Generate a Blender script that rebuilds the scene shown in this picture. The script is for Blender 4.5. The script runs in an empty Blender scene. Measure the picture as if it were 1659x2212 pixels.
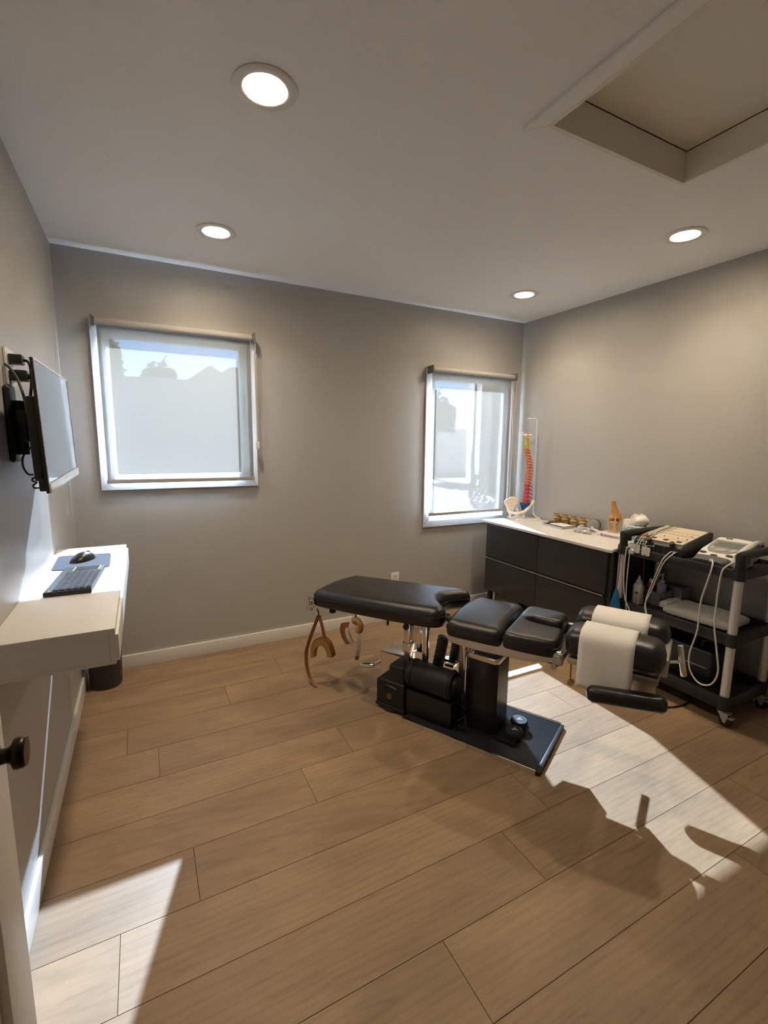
import bpy, bmesh, math, random
from mathutils import Vector, Matrix
random.seed(7)
S = bpy.context.scene
COL = S.collection

# ------------------------------------------------------------------ camera
cam_d = bpy.data.cameras.new('camera')
cam = bpy.data.objects.new('camera', cam_d)
COL.objects.link(cam)
yaw, pitch, roll = 0.47957, -0.14576, 0.01021
fw = Vector((math.sin(yaw)*math.cos(pitch), math.cos(yaw)*math.cos(pitch), math.sin(pitch)))
rt = Vector((math.cos(yaw), -math.sin(yaw), 0))
up = rt.cross(fw)
c_, s_ = math.cos(roll), math.sin(roll)
rt, up = c_*rt + s_*up, -s_*rt + c_*up
m = Matrix((rt, up, -fw)).transposed().to_4x4()
m.translation = Vector((0.3674, -3.1641, 1.4063))
cam.matrix_world = m
cam_d.sensor_fit = 'HORIZONTAL'
cam_d.sensor_width = 36.0
cam_d.lens = 36.0*1004.7/1659.0
cam_d.clip_start = 0.02
S.camera = cam

# ------------------------------------------------------------------ view, world, sun
S.view_settings.view_transform = 'Standard'
S.view_settings.look = 'None'
S.view_settings.gamma = 1.0
S.view_settings.exposure = 0.50
SUN_DIR = Vector((-0.33, -1.0, -0.755)).normalized()
SUN_STRENGTH = 130.0
SKY_STRENGTH = 1.0
LAMP_STRENGTH = 275.0
w = bpy.data.worlds.new('sky'); S.world = w
w.use_nodes = True
nt = w.node_tree
sky = nt.nodes.new('ShaderNodeTexSky')
sky.sky_type = 'NISHITA'
sky.sun_disc = False
sky.dust_density = 0.1
sky.air_density = 0.8
sky.ozone_density = 3.0
sky.altitude = 1500
sky.sun_elevation = math.asin(-SUN_DIR.z)
sky.sun_rotation = math.atan2(-SUN_DIR.x, -SUN_DIR.y)
bg = nt.nodes['Background']
bg.inputs['Strength'].default_value = SKY_STRENGTH
nt.links.new(sky.outputs[0], bg.inputs['Color'])
sun_d = bpy.data.lights.new('sun', 'SUN')
sun_d.energy = SUN_STRENGTH
sun_d.angle = math.radians(0.53)
sun_d.color = (0.76, 0.94, 1.20)
sun = bpy.data.objects.new('sun', sun_d)
COL.objects.link(sun)
sun.location = (4, 9, 8)
sun.rotation_euler = SUN_DIR.to_track_quat('-Z', 'Y').to_euler()
cy = S.cycles
cy.use_denoising = True
cy.max_bounces = 10
cy.diffuse_bounces = 6
cy.glossy_bounces = 4
cy.transmission_bounces = 6
cy.transparent_max_bounces = 16
cy.use_adaptive_sampling = False
cy.use_guiding = True
cy.caustics_reflective = False
cy.caustics_refractive = False
cy.sample_clamp_indirect = 60.0

# ------------------------------------------------------------------ materials
MATS = {}
def mat(name, col, rough=.5, metal=0.0, spec=.5, bump=0.0, bscale=200.0, var=0.0, vscale=3.0, coat=0.0, emit=None, estr=0):
    if name in MATS: return MATS[name]
    mt = bpy.data.materials.new(name); mt.use_nodes = True
    n = mt.node_tree.nodes; l = mt.node_tree.links
    p = n['Principled BSDF']
    p.inputs['Base Color'].default_value = (*col, 1)
    p.inputs['Roughness'].default_value = rough
    p.inputs['Metallic'].default_value = metal
    p.inputs['Specular IOR Level'].default_value = spec
    p.inputs['Coat Weight'].default_value = coat
    tc = n.new('ShaderNodeTexCoord')
    if var:
        ns = n.new('ShaderNodeTexNoise'); ns.inputs['Scale'].default_value = vscale
        ns.inputs['Detail'].default_value = 4
        l.new(tc.outputs['Object'], ns.inputs['Vector'])
        mx = n.new('ShaderNodeMix'); mx.data_type = 'RGBA'
        mx.inputs['A'].default_value = (*[c*(1-var) for c in col], 1)
        mx.inputs['B'].default_value = (*[min(1, c*(1+var)) for c in col], 1)
        l.new(ns.outputs['Fac'], mx.inputs['Factor'])
        l.new(mx.outputs['Result'], p.inputs['Base Color'])
    if bump:
        nb = n.new('ShaderNodeTexNoise'); nb.inputs['Scale'].default_value = bscale
        nb.inputs['Detail'].default_value = 3
        l.new(tc.outputs['Object'], nb.inputs['Vector'])
        bp = n.new('ShaderNodeBump'); bp.inputs['Strength'].default_value = bump
        bp.inputs['Distance'].default_value = 0.002
        l.new(nb.outputs['Fac'], bp.inputs['Height'])
        l.new(bp.outputs['Normal'], p.inputs['Normal'])
    if emit:
        p.inputs['Emission Color'].default_value = (*emit, 1)
        p.inputs['Emission Strength'].default_value = estr
    MATS[name] = mt
    return mt

WALL = mat('wall_paint', (.445, .432, .412), .42, bump=.25, bscale=160, spec=.4)
CEIL = mat('ceiling_paint', (.90, .90, .90), .85, bump=.35, bscale=90, spec=.2)
TRIM = mat('trim_paint', (.80, .78, .74), .4, spec=.4)
WHITE = mat('white_laminate', (.76, .75, .74), .35)
WHITEM = mat('white_plastic', (.78, .77, .74), .35)
GREYP = mat('grey_plastic', (.30, .30, .30), .4)
BLACKP = mat('black_plastic', (.018, .018, .019), .42, bump=.1)
BLACKM = mat('black_enamel', (.008, .008, .009), .42)
LEATHER = mat('black_leather', (.012, .0108, .0105), .31, bump=.25, bscale=420, spec=.55)
CHROME = mat('chrome', (.82, .80, .77), .14, 1.0)
BRUSH = mat('brushed_steel', (.62, .61, .59), .34, 1.0)
DULLM = mat('dull_metal', (.52, .49, .44), .38, .8)
PAPER = mat('paper', (.88, .86, .83), .75, bump=.25, bscale=60, var=.03, vscale=9)
TAN = mat('tan_leather', (.23, .075, .020), .5, bump=.3, bscale=150, var=.25, vscale=14)
FLEECE = mat('fleece', (.34, .20, .06), .95, bump=1.0, bscale=180, var=.3, vscale=40)
WEB = mat('strap_lining', (.5, .43, .38), .8)
RUBBER = mat('rubber', (.016, .016, .017), .65)
BRONZE = mat('dark_bronze', (.028, .020, .015), .32, .8)
CAB = mat('cabinet_gloss', (.034, .035, .036), .16, spec=.5)
CABS = mat('cabinet_carcass', (.014, .012, .012), .5)
QUARTZ = mat('quartz', (.80, .785, .76), .22, var=.03, vscale=4)
CORDW = mat('white_cord', (.72, .70, .66), .45)
CORDB = mat('black_cord', (.012, .012, .012), .45)
BONE = mat('bone', (.84, .79, .68), .42, var=.06, vscale=30)
BONEP = mat('bone_pink', (.83, .66, .55), .42, var=.06, vscale=30)
TOWEL = mat('towel', (.88, .86, .83), .95, bump=1.0, bscale=260, var=.06, vscale=20)
ALUP = mat('alu_pole', (.74, .73, .72), .4, .35, bump=.1, bscale=500)
SCREENG = mat('lcd_screen', (.20, .215, .19), .2)
TVGLASS = mat('tv_screen', (.006, .006, .007), .06, spec=1.0); TVGLASS.node_tree.nodes['Principled BSDF'].inputs['IOR'].default_value = 2.3
SILVER = mat('silver_plastic', (.66, .67, .69), .3, .3)
def clear_mat(name, tint, mixf, rough=.05):
    mt = bpy.data.materials.new(name); mt.use_nodes = True
    n = mt.node_tree.nodes; l = mt.node_tree.links
    n.clear()
    o = n.new('ShaderNodeOutputMaterial'); t = n.new('ShaderNodeBsdfTransparent')
    g = n.new('ShaderNodeBsdfGlossy'); mx = n.new('ShaderNodeMixShader')
    t.inputs[0].default_value = (*tint, 1); g.inputs['Roughness'].default_value = rough
    fr = n.new('ShaderNodeLayerWeight'); fr.inputs['Blend'].default_value = mixf
    l.new(fr.outputs['Fresnel'], mx.inputs[0]); l.new(t.outputs[0], mx.inputs[1]); l.new(g.outputs[0], mx.inputs[2])
    l.new(mx.outputs[0], o.inputs[0])
    return mt
GLASS = clear_mat('window_glass', (.95, .97, .97), .25, .0)
CLEARP = clear_mat('clear_plastic', (.80, .82, .85), .5, .12)
_n = CLEARP.node_tree.nodes; _l = CLEARP.node_tree.links
_d = _n.new('ShaderNodeBsdfDiffuse'); _d.inputs[0].default_value = (.75, .77, .80, 1); _m = _n.new('ShaderNodeMixShader'); _m.inputs[0].default_value = .22
_s = [q for q in _n if q.type == 'MIX_SHADER' and q != _m][0]; _o = [q for q in _n if q.type == 'OUTPUT_MATERIAL'][0]
_l.new(_s.outputs[0], _m.inputs[1]); _l.new(_d.outputs[0], _m.inputs[2]); _l.new(_m.outputs[0], _o.inputs[0])
def fabric_mat():
    mt = bpy.data.materials.new('blind_fabric'); mt.use_nodes = True
    n = mt.node_tree.nodes; l = mt.node_tree.links
    n.clear()
    o = n.new('ShaderNodeOutputMaterial')
    t = n.new('ShaderNodeBsdfTransparent'); d = n.new('ShaderNodeBsdfDiffuse'); tr = n.new('ShaderNodeBsdfTranslucent')
    tr.inputs[0].default_value = (.083, .073, .061, 1)
    ge = n.new('ShaderNodeNewGeometry'); cm = n.new('ShaderNodeMix'); cm.data_type = 'RGBA'
    cm.inputs['A'].default_value = (.92, .915, .91, 1)      # white outer side
    cm.inputs['B'].default_value = (.30, .30, .295, 1)       # grey room side
    l.new(ge.outputs['Backfacing'], cm.inputs['Factor']); l.new(cm.outputs['Result'], d.inputs[0])
    m1 = n.new('ShaderNodeMixShader'); m1.inputs[0].default_value = .85
    l.new(tr.outputs[0], m1.inputs[1]); l.new(d.outputs[0], m1.inputs[2])
    m2 = n.new('ShaderNodeMixShader'); m2.inputs[0].default_value = .938
    l.new(t.outputs[0], m2.inputs[1]); l.new(m1.outputs[0], m2.inputs[2])
    l.new(m2.outputs[0], o.inputs[0])
    return mt
FABRIC = fabric_mat()

def wood_mat():
    mt = bpy.data.materials.new('oak_planks'); mt.use_nodes = True
    n = mt.node_tree.nodes; l = mt.node_tree.links
    p = n['Principled BSDF']
    p.inputs['Roughness'].default_value = .47
    p.inputs['Specular IOR Level'].default_value = .42
    at = n.new('ShaderNodeAttribute'); at.attribute_name = 'plank'
    tc = n.new('ShaderNodeTexCoord')
    off = n.new('ShaderNodeVectorMath'); off.operation = 'MULTIPLY_ADD'
    off.inputs[1].default_value = (17, 31, 9)
    l.new(at.outputs['Color'], off.inputs[0]); l.new(tc.outputs['Object'], off.inputs[2])
    def noise(sx, sy, sc, det, dist=0.0, rough=.55):
        mp = n.new('ShaderNodeMapping'); mp.inputs['Scale'].default_value = (sx, sy, 1)
        l.new(off.outputs[0], mp.inputs[0])
        ns = n.new('ShaderNodeTexNoise'); ns.inputs['Scale'].default_value = sc
        ns.inputs['Detail'].default_value = det; ns.inputs['Distortion'].default_value = dist
        ns.inputs['Roughness'].default_value = rough
        l.new(mp.outputs[0], ns.inputs['Vector'])
        return ns.outputs['Fac']
    broad = noise(1.0, 3.2, 2.2, 3, .6)
    streak = noise(1.3, 15, 3.0, 6, 1.2, .6)
    fine = noise(5, 120, 6.0, 3, .3)
    # cathedral grain: wave rings warped
    mp = n.new('ShaderNodeMapping'); mp.inputs['Scale'].default_value = (.55, 5.0, 1)
    l.new(off.outputs[0], mp.inputs[0])
    wv = n.new('ShaderNodeTexWave'); wv.wave_type = 'RINGS'; wv.rings_direction = 'Z'
    wv.inputs['Scale'].default_value = 2.6; wv.inputs['Distortion'].default_value = 7
    wv.inputs['Detail'].default_value = 3; wv.inputs['Detail Scale'].default_value = 1.2
    l.new(mp.outputs[0], wv.inputs['Vector'])
    def ramp(src, a, b, ca, cb):
        r = n.new('ShaderNodeMapRange'); r.inputs[1].default_value = a; r.inputs[2].default_value = b
        r.inputs[3].default_value = ca; r.inputs[4].default_value = cb
        l.new(src, r.inputs[0]); return r.outputs[0]
    def mul(a, b):
        q = n.new('ShaderNodeMath'); q.operation = 'MULTIPLY'
        l.new(a, q.inputs[0]); l.new(b, q.inputs[1]); return q.outputs[0]
    sep = n.new('ShaderNodeSeparateColor'); l.new(at.outputs['Color'], sep.inputs[0])
    v = mul(ramp(broad, .3, .7, .82, 1.15), ramp(streak, .35, .75, 1.03, .92))
    mark = noise(1.1, 9, 3.4, 5, 1.6, .62)
    v = mul(v, ramp(mark, .56, .72, 1.0, .80))
    v = mul(v, ramp(fine, .4, .75, 1.015, .965))
    v = mul(v, ramp(wv.outputs['Fac'], .0, .45, .93, 1.02))
    v = mul(v, ramp(sep.outputs[0], 0, 1, .92, 1.07))
    base = n.new('ShaderNodeMix'); base.data_type = 'RGBA'
    base.inputs['A'].default_value = (.312, .207, .120, 1)
    base.inputs['B'].default_value = (.336, .226, .134, 1)
    l.new(sep.outputs[1], base.inputs['Factor'])
    vm = n.new('ShaderNodeVectorMath'); vm.operation = 'SCALE'
    l.new(base.outputs['Result'], vm.inputs[0]); l.new(v, vm.inputs['Scale'])
    l.new(vm.outputs[0], p.inputs['Base Color'])
    bp = n.new('ShaderNodeBump'); bp.inputs['Strength'].default_value = .12; bp.inputs['Distance'].default_value = .002
    l.new(streak, bp.inputs['Height']); l.new(bp.outputs[0], p.inputs['Normal'])
    return mt
WOOD = wood_mat()
GROOVE = mat('plank_groove', (.13, .078, .045), .7)

# ------------------------------------------------------------------ helpers
class MB:
    def __init__(s): s.bm = bmesh.new()
    def _new(s, fn):
        before = set(s.bm.verts); fn(); return [v for v in s.bm.verts if v not in before]
    def box(s, a, b, bev=0.0, seg=2, mat4=None):
        a = Vector(a); b = Vector(b)
        t = bmesh.new()
        bmesh.ops.create_cube(t, size=1)
        for v in t.verts:
            v.co = Vector(((a.x+b.x)/2+v.co.x*(b.x-a.x), (a.y+b.y)/2+v.co.y*(b.y-a.y), (a.z+b.z)/2+v.co.z*(b.z-a.z)))
        if bev: bmesh.ops.bevel(t, geom=list(t.edges), offset=bev, segments=seg, affect='EDGES', profile=.6)
        s.add(t, mat4); return s
    def add(s, t, mat4=None):
        vm = {}
        for v in t.verts: vm[v] = s.bm.verts.new(mat4 @ v.co if mat4 else v.co)
        for f in t.faces:
            try:
                g = s.bm.faces.new([vm[v] for v in f.verts]); g.material_index = f.material_index
            except ValueError: pass
        t.free()
    def rings(s, rings, cap=True, closed=False, flip=False):
        R = [[s.bm.verts.new(Vector(p)) for p in r] for r in rings]
        n = len(R[0]); k = len(R)
        for i in range(k if closed else k-1):
            A, B = R[i], R[(i+1) % k]
            for j in range(n):
                s.bm.faces.new([A[j], A[(j+1) % n], B[(j+1) % n], B[j]])
        if cap and not closed:
            s.bm.faces.new(list(reversed(R[0]))); s.bm.faces.new(R[-1])
        return s
    def cyl(s, p0, p1, r, r1=None, n=24, bev=0.0):
        p0 = Vector(p0); p1 = Vector(p1); r1 = r if r1 is None else r1
        d = (p1-p0).normalized(); a = d.orthogonal().normalized(); b = d.cross(a)
        def ring(p, rr): return [p+rr*(math.cos(2*math.pi*i/n)*a+math.sin(2*math.pi*i/n)*b) for i in range(n)]
        if bev:
            return s.rings([ring(p0, r-bev), ring(p0+d*bev*.3, r-bev*.3), ring(p0+d*bev, r), ring(p1-d*bev, r1), ring(p1-d*bev*.3, r1-bev*.3), ring(p1, r1-bev)])
        return s.rings([ring(p0, r), ring(p1, r1)])
    def lathe(s, o, prof, axis=(0, 0, 1), n=28):
        o = Vector(o); d = Vector(axis).normalized(); a = d.orthogonal().normalized(); b = d.cross(a)
        return s.rings([[o+d*z+max(r, 1e-4)*(math.cos(2*math.pi*i/n)*a+math.sin(2*math.pi*i/n)*b) for i in range(n)] for r, z in prof])
    def ball(s, o, r, sub=2, sc=(1, 1, 1), mat4=None):
        t = bmesh.new(); bmesh.ops.create_icosphere(t, subdivisions=sub, radius=r)
        for v in t.verts: v.co = Vector((v.co.x*sc[0], v.co.y*sc[1], v.co.z*sc[2]))
        if mat4:
            for v in t.verts: v.co = mat4 @ v.co
        for v in t.verts: v.co += Vector(o)
        s.add(t); return s
    def tube(s, pts, r, n=10, smooth=True, closed=False):
        P = spline(pts, closed) if smooth else [Vector(p) for p in pts]
        k = len(P); rr = r if callable(r) else (lambda t: r)
        tn = []
        for i in range(k):
            a = P[(i-1) % k] if (closed or i > 0) else P[0]
            b = P[(i+1) % k] if (closed or i < k-1) else P[-1]
            tn.append((b-a).normalized())
        x = tn[0].orthogonal().normalized(); R = []
        for i in range(k):
            x = (x - tn[i]*x.dot(tn[i])).normalized(); y = tn[i].cross(x)
            q = rr(i/(k-1))
            R.append([P[i]+q*(math.cos(2*math.pi*j/n)*x+math.sin(2*math.pi*j/n)*y) for j in range(n)])
        return s.rings(R, cap=not closed, closed=closed)
    def ribbon(s, pts, wdir, wid, th, smooth=True):
        P = spline(pts) if smooth else [Vector(p) for p in pts]
        W = Vector(wdir).normalized(); R = []
        for i in range(len(P)):
            t = (P[min(i+1, len(P)-1)]-P[max(i-1, 0)]).normalized()
            nn = t.cross(W).normalized()
            a = W*wid/2; b = nn*th/2
            R.append([P[i]-a-b, P[i]+a-b, P[i]+a+b, P[i]-a+b])
        return s.rings(R)
    def prism(s, poly, z0, z1, bev=0.0, mat4=None, seg=2):
        t = bmesh.new()
        A = [t.verts.new((x, y, z0)) for x, y in poly]; B = [t.verts.new((x, y, z1)) for x, y in poly]
        n = len(poly)
        t.faces.new(list(reversed(A))); t.faces.new(B)
        for i in range(n): t.faces.new([A[i], A[(i+1) % n], B[(i+1) % n], B[i]])
        bmesh.ops.recalc_face_normals(t, faces=t.faces)
        if bev:
            ed = [e for e in t.edges if abs(e.verts[0].co.z-e.verts[1].co.z) < 1e-6]
            bmesh.ops.bevel(t, geom=ed, offset=bev, segments=seg, affect='EDGES', profile=.6)
        s.add(t, mat4); return s

def spline(pts, closed=False, per=8):
    P = [Vector(p) for p in pts]
    if len(P) < 3 and not closed: return [P[0].lerp(P[-1], i/6) for i in range(7)]
    n = len(P); out = []
    for i in range(n if closed else n-1):
        if closed: a, b, c, d = P[(i-1) % n], P[i], P[(i+1) % n], P[(i+2) % n]
        else: a, b, c, d = P[max(i-1, 0)], P[i], P[i+1], P[min(i+2, n-1)]
        for k in range(per):
            t = k/per
            out.append(.5*((2*b)+(c-a)*t+(2*a-5*b+4*c-d)*t*t+(3*b-a-3*c+d)*t**3))
    if not closed: out.append(P[-1])
    return out

def put(name, mb, mt, parent=None, local=False, sharp=40, label=None, recalc=True):
    me = bpy.data.meshes.new(name)
    if recalc: bmesh.ops.recalc_face_normals(mb.bm, faces=mb.bm.faces)
    mb.bm.to_mesh(me); mb.bm.free()
    if isinstance(mt, (list, tuple)):
        for q in mt: me.materials.append(q)
    else: me.materials.append(mt)
    me.shade_smooth()
    me.set_sharp_from_angle(angle=math.radians(sharp))
    o = bpy.data.objects.new(name, me); COL.objects.link(o)
    if parent:
        o.parent = parent
        if not local: o.matrix_parent_inverse = worldm(parent).inverted()
    if label: o['label'] = label
    return o
def worldm(o):
    mm = o.matrix_basis.copy()
    if o.parent: mm = worldm(o.parent) @ o.matrix_parent_inverse @ mm
    return mm
def thing(name, label, cat, loc=(0, 0, 0), rz=0.0, group=None):
    o = bpy.data.objects.new(name, None); COL.objects.link(o)
    o.empty_display_size = .05
    o.location = loc; o.rotation_euler = (0, 0, rz)
    return tag(o, label, cat, group)
def tag(o, label, cat, group=None):
    o['label'] = label; o['category'] = cat
    if group: o['group'] = group
    return o
def struct(name, mb, mt, parent=None, sharp=40):
    o = put(name, mb, mt, parent, sharp=sharp)
    if not parent: o['kind'] = 'structure'
    return o
def dup(root, loc, rz, label):
    r = root.copy(); COL.objects.link(r); r.location = loc; r.rotation_euler = (0, 0, rz); r['label'] = label
    for ch in list(root.children):
        c = ch.copy(); COL.objects.link(c); c.parent = r
        for g in list(ch.children):
            d = g.copy(); COL.objects.link(d); d.parent = c
    return r
def holed(mb, xs, zs, skip, fn):
    for i in range(len(xs)-1):
        for j in range(len(zs)-1):
            if (i, j) in skip: continue
            a, b = fn(xs[i], zs[j]), fn(xs[i+1], zs[j+1]); mb.box(a[0], b[1])

W, H, RY = 3.3506, 2.44, -3.26

# ------------------------------------------------------------------ floor
def floor():
    b = MB(); bm = b.bm
    pw, y0, L = .2176, -.9302, 1.471
    J = {-4: 1.304, -3: 1.067, -2: .719, -1: .231, 0: 1.83, 1: 1.157, 2: .907, 3: .450, 4: .235, 5: 1.463, 6: 1.054, 7: 2.135, 8: .62, 9: 1.3, 10: .3, 11: .9, 12: 1.5, 13: .4}
    lay = bm.loops.layers.float_color.new('plank')
    g = .0009
    for k in range(-5, 17):
        ya, yb = y0-pw*(k+1), y0-pw*k
        ya = max(ya, -4.6); yb = min(yb, .02)
        if yb <= ya: continue
        j = J.get(k, (k*.61) % 1.4)
        while j > 0: j -= L
        while j < W+.02:
            x0, x1 = max(j, -.02), min(j+L, W+.02); j += L
            if x1 <= x0: continue
            c = (random.random(), random.random(), random.random(), 1)
            lo = [bm.verts.new(p) for p in ((x0, ya, -.004), (x1, ya, -.004), (x1, yb, -.004), (x0, yb, -.004))]
            hi = [bm.verts.new(p) for p in ((x0+g, ya+g, 0), (x1-g, ya+g, 0), (x1-g, yb-g, 0), (x0+g, yb-g, 0))]
            fs = [bm.faces.new(hi)]
            for i in range(4):
                f = bm.faces.new([lo[i], lo[(i+1) % 4], hi[(i+1) % 4], hi[i]]); f.material_index = 1; fs.append(f)
            for f in fs:
                for lp in f.loops: lp[lay] = c
    b.box((-.02, -4.6, -.1), (W+.02, .02, -.004))
    o = struct('floor', b, [WOOD, GROOVE], sharp=20)
    return o
floor()

# ------------------------------------------------------------------ walls and ceiling
b = MB(); b.box((-.12, -4.6, 0), (0, .05, H)); struct('wall_left', b, WALL)
b = MB(); b.box((W, -4.6, 0), (W+.12, .05, H)); struct('wall_right', b, WALL)
b = MB()
xs = [-.12, .207, .998, 2.42, 3.192, W+.12]
for i in range(5):
    zs = [0, 1.175, 2.03, H-.0005] if i == 1 else [0, .79, 1.945, H-.0005] if i == 3 else [0, H-.0005]
    for j in range(len(zs)-1):
        if len(zs) == 4 and j == 1: continue
        b.box((xs[i], 0, zs[j]), (xs[i+1], .05, zs[j+1]))
struct('wall_back', b, WALL)
b = MB()
b.box((-.12, RY-.1, 0), (.18, RY, H)); b.box((1.03, RY-.1, 0), (W+.12, RY, H)); b.box((.18, RY-.1, 2.06), (1.03, RY, H))
struct('wall_rear', b, WALL)
b = MB(); b.box((-.12, -4.7, 0), (W+.12, -4.6, H)); struct('wall_hallway', b, WALL)
# ceiling with the hatch opening
hx0, hx1, hy0, hy1 = 1.598, 2.327, -2.68, -1.92
DLP = ((.755, -1.632), (.762, -.567), (2.815, -1.650), (2.790, -.579))
b = MB(); bm = b.bm
def loop(pts):
    vs = [bm.verts.new((x, y, H)) for x, y in pts]
    return [bm.edges.new((vs[i], vs[(i+1) % len(vs)])) for i in range(len(vs))]
es = loop([(-.12, -4.7), (W+.12, -4.7), (W+.12, .05), (-.12, .05)]) + loop([(hx0, hy0), (hx1, hy0), (hx1, hy1), (hx0, hy1)])
for x, y in DLP: es += loop([(x+.0615*math.cos(2*math.pi*k/40), y+.0615*math.sin(2*math.pi*k/40)) for k in range(40)])
bmesh.ops.triangle_fill(bm, use_beauty=True, use_dissolve=False, edges=es)
b.box((-.12, -4.7, H+.15), (W+.12, .05, H+.2))
for q in (((-.12, -4.7), (-.10, .05)), ((W+.10, -4.7), (W+.12, .05)), ((-.10, .03), (W+.10, .05)), ((-.10, -4.7), (W+.10, -4.68))): b.box((*q[0], H), (*q[1], H+.15))
ce_ = struct('ceiling', b, CEIL, sharp=10)
tr = thing('trim_1', 'x', 'trim', (1.96, -2.3, H)); del tr['label']; del tr['category']; tr['kind'] = 'structure'
def frame_strip(mb, x0, x1, y0, y1, wd, z0, z1):
    # four mitred strips around the rectangle, outside it
    o = [(x0-wd, y0-wd), (x1+wd, y0-wd), (x1+wd, y1+wd), (x0-wd, y1+wd)]
    i = [(x0, y0), (x1, y0), (x1, y1), (x0, y1)]
    for k in range(4):
        mb.prism([o[k], o[(k+1) % 4], i[(k+1) % 4], i[k]], z0, z1, .0015, seg=1)
b = MB(); frame_strip(b, hx0, hx1, hy0, hy1, .056, H-.012, H-.0003); put('hatch_trim', b, CEIL, tr)
HATCH = mat('hatch_paint', (.80, .765, .68), .7)
b = MB()
for a_, c_2 in (((hx0-.0, hy1-.012), (hx1, hy1)), ((hx0, hy0), (hx1, hy0+.012)), ((hx0, hy0+.012), (hx0+.012, hy1-.012)), ((hx1-.012, hy0+.012), (hx1, hy1-.012))):
    b.box((*a_, H-.012), (*c_2, H+.098))
put('hatch_lining', b, HATCH, tr)
b = MB(); b.box((hx0+.0135, hy0+.0135, H+.101), (hx1-.0135, hy1-.0135, H+.121)); put('hatch_panel', b, HATCH, tr)

# baseboards
b = MB(); b.box((.014, -.014, 0), (W, 0, .087), .003); struct('baseboard_back', b, TRIM)
b = MB(); b.box((0, RY, 0), (.014, 0, .087), .003); struct('baseboard_left', b, TRIM)
b = MB(); b.box((W-.014, RY, 0), (W, -.014, .087), .003); struct('baseboard_right', b, TRIM)

# ------------------------------------------------------------------ windows
VINYL = mat('window_vinyl', (.82, .81, .79), .3)
def window(n, ci, gl, z0, z1, gz0, gz1, cw):
    x0, x1 = ci; g0, g1 = gl
    b = MB()   # vinyl frame, its own mesh, in the opening
    b.box((x0, 0, z0), (g0, .045, z1)); b.box((g1, 0, z0), (x1, .045, z1))
    b.box((g0, 0, z0), (g1, .045, gz0)); b.box((g0, 0, gz1), (g1, .045, z1))
    root = struct('window_%d' % n, b, VINYL)
    b = MB(); b.box((g0-.004, .026, gz0-.004), (g1+.004, .031, gz1+.004)); put('pane', b, GLASS, root)
    b = MB()
    o = [(x0-cw, z0-cw), (x1+cw, z0-cw), (x1+cw, z1+cw), (x0-cw, z1+cw)]
    i = [(x0, z0), (x1, z0), (x1, z1), (x0, z1)]
    rx = Matrix.Rotation(math.pi/2, 4, 'X')
    for k in range(4):
        b.prism([o[k], o[(k+1) % 4], i[(k+1) % 4], i[k]], 0.0005, .016, .002, rx, 1)
    put('casing', b, mat('casing_paint', (.62, .61, .60), .4), root)
window(1, (.207, .998), (.239, .957), 1.175, 2.03, 1.207, 1.990, .056)
window(2, (.2+2.22, 3.192), (2.455, 3.153), .79, 1.945, .835, 1.908, .055)

# ------------------------------------------------------------------ roller blinds
def blind(x0, x1, zr, zb, label, chain_x, chain_z, yb=-.063, r=.018):
    t = thing('roller_blind', label, 'blind', ((x0+x1)/2, 0, zr), group='roller blinds on the back wall')
    b = MB(); b.cyl((x0-.004, yb, zr), (x1+.004, yb, zr), r, n=32); put('roller', b, mat('blind_roll', (.42, .41, .395), .8), t)
    b = MB()
    n = 14
    bm = b.bm
    vs = []
    for i in range(n+1):
        z = zr+(zb+.012-zr)*i/n
        vs.append((bm.verts.new((x0+.004, yb+r+.0005, z)), bm.verts.new((x1-.004, yb+r+.0005, z))))
    for i in range(n): bm.faces.new([vs[i][0], vs[i][1], vs[i+1][1], vs[i+1][0]])
    put('fabric', b, FABRIC, t, recalc=False)
    b = MB(); b.box((x0, yb+r-.007, zb), (x1, yb+r+.006, zb+.024), .004); put('bottom_rail', b, mat('blind_rail', (.50, .49, .48), .4, .3), t)
    for sx, xx in ((-1, x0-.016), (1, x1+.016)):
        b = MB(); b.box((xx-.005, -.092, zr-.03), (xx+.005, -.0005, zr+.03), .004); b.cyl((xx-sx*.014, yb, zr), (xx, yb, zr), .024, n=24)
        put('bracket', b, mat('blind_bracket', (.16, .155, .15), .4), t)
    b = MB()
    b.tube([(chain_x, -.086, zr-.02), (chain_x, -.060, chain_z+.02)], .0016, 6)
    b.tube([(chain_x+.006, -.046, zr-.02), (chain_x+.006, -.054, chain_z+.02)], .0016, 6)
    ch = put('chain', b, mat('bead_chain', (.72, .71, .69), .35, .2), t)
    b = MB(); b.box((chain_x-.008, -.074, chain_z-.02), (chain_x+.014, -.046, chain_z+.025), .006); put('tensioner', b, WHITEM, ch)
blind(.184, 1.024, 2.055, 1.160, 'wide white sunlit roller blind beside the wall television', 1.044, 1.385)
blind(2.395, 3.204, 1.974, .832, 'narrow tall roller blind beside the spine model', 3.222, .84)

# ------------------------------------------------------------------ door with knob
b = MB()
dx0, dx1, dy0, dy1 = .132, .176, -3.21, -2.40
b.box((dx0, dy0, .01), (dx1-.011, dy1, 2.04))
for ya, yb in ((dy0, dy0+.1), (dy1-.095, dy1)): b.box((dx1-.012, ya, .01), (dx1, yb, 2.04), .0015)
for za, zb in ((.01, .22), (.98, 1.1), (1.92, 2.04)): b.box((dx1-.012, dy0+.1, za), (dx1, dy1-.095, zb), .0015)
door = struct('door_1', b, TRIM)
b = MB(); b.lathe((dx1, dy1-.055, 1.003), [(.022, 0), (.022, .003), (.019, .005), (.010, .008), (.0095, .015), (.012, .019), (.0195, .023), (.0205, .026), (.0205, .033), (.018, .036), (0, .0365)], (1, 0, 0), 36)
put('door_knob', b, BRONZE, door)

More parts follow.
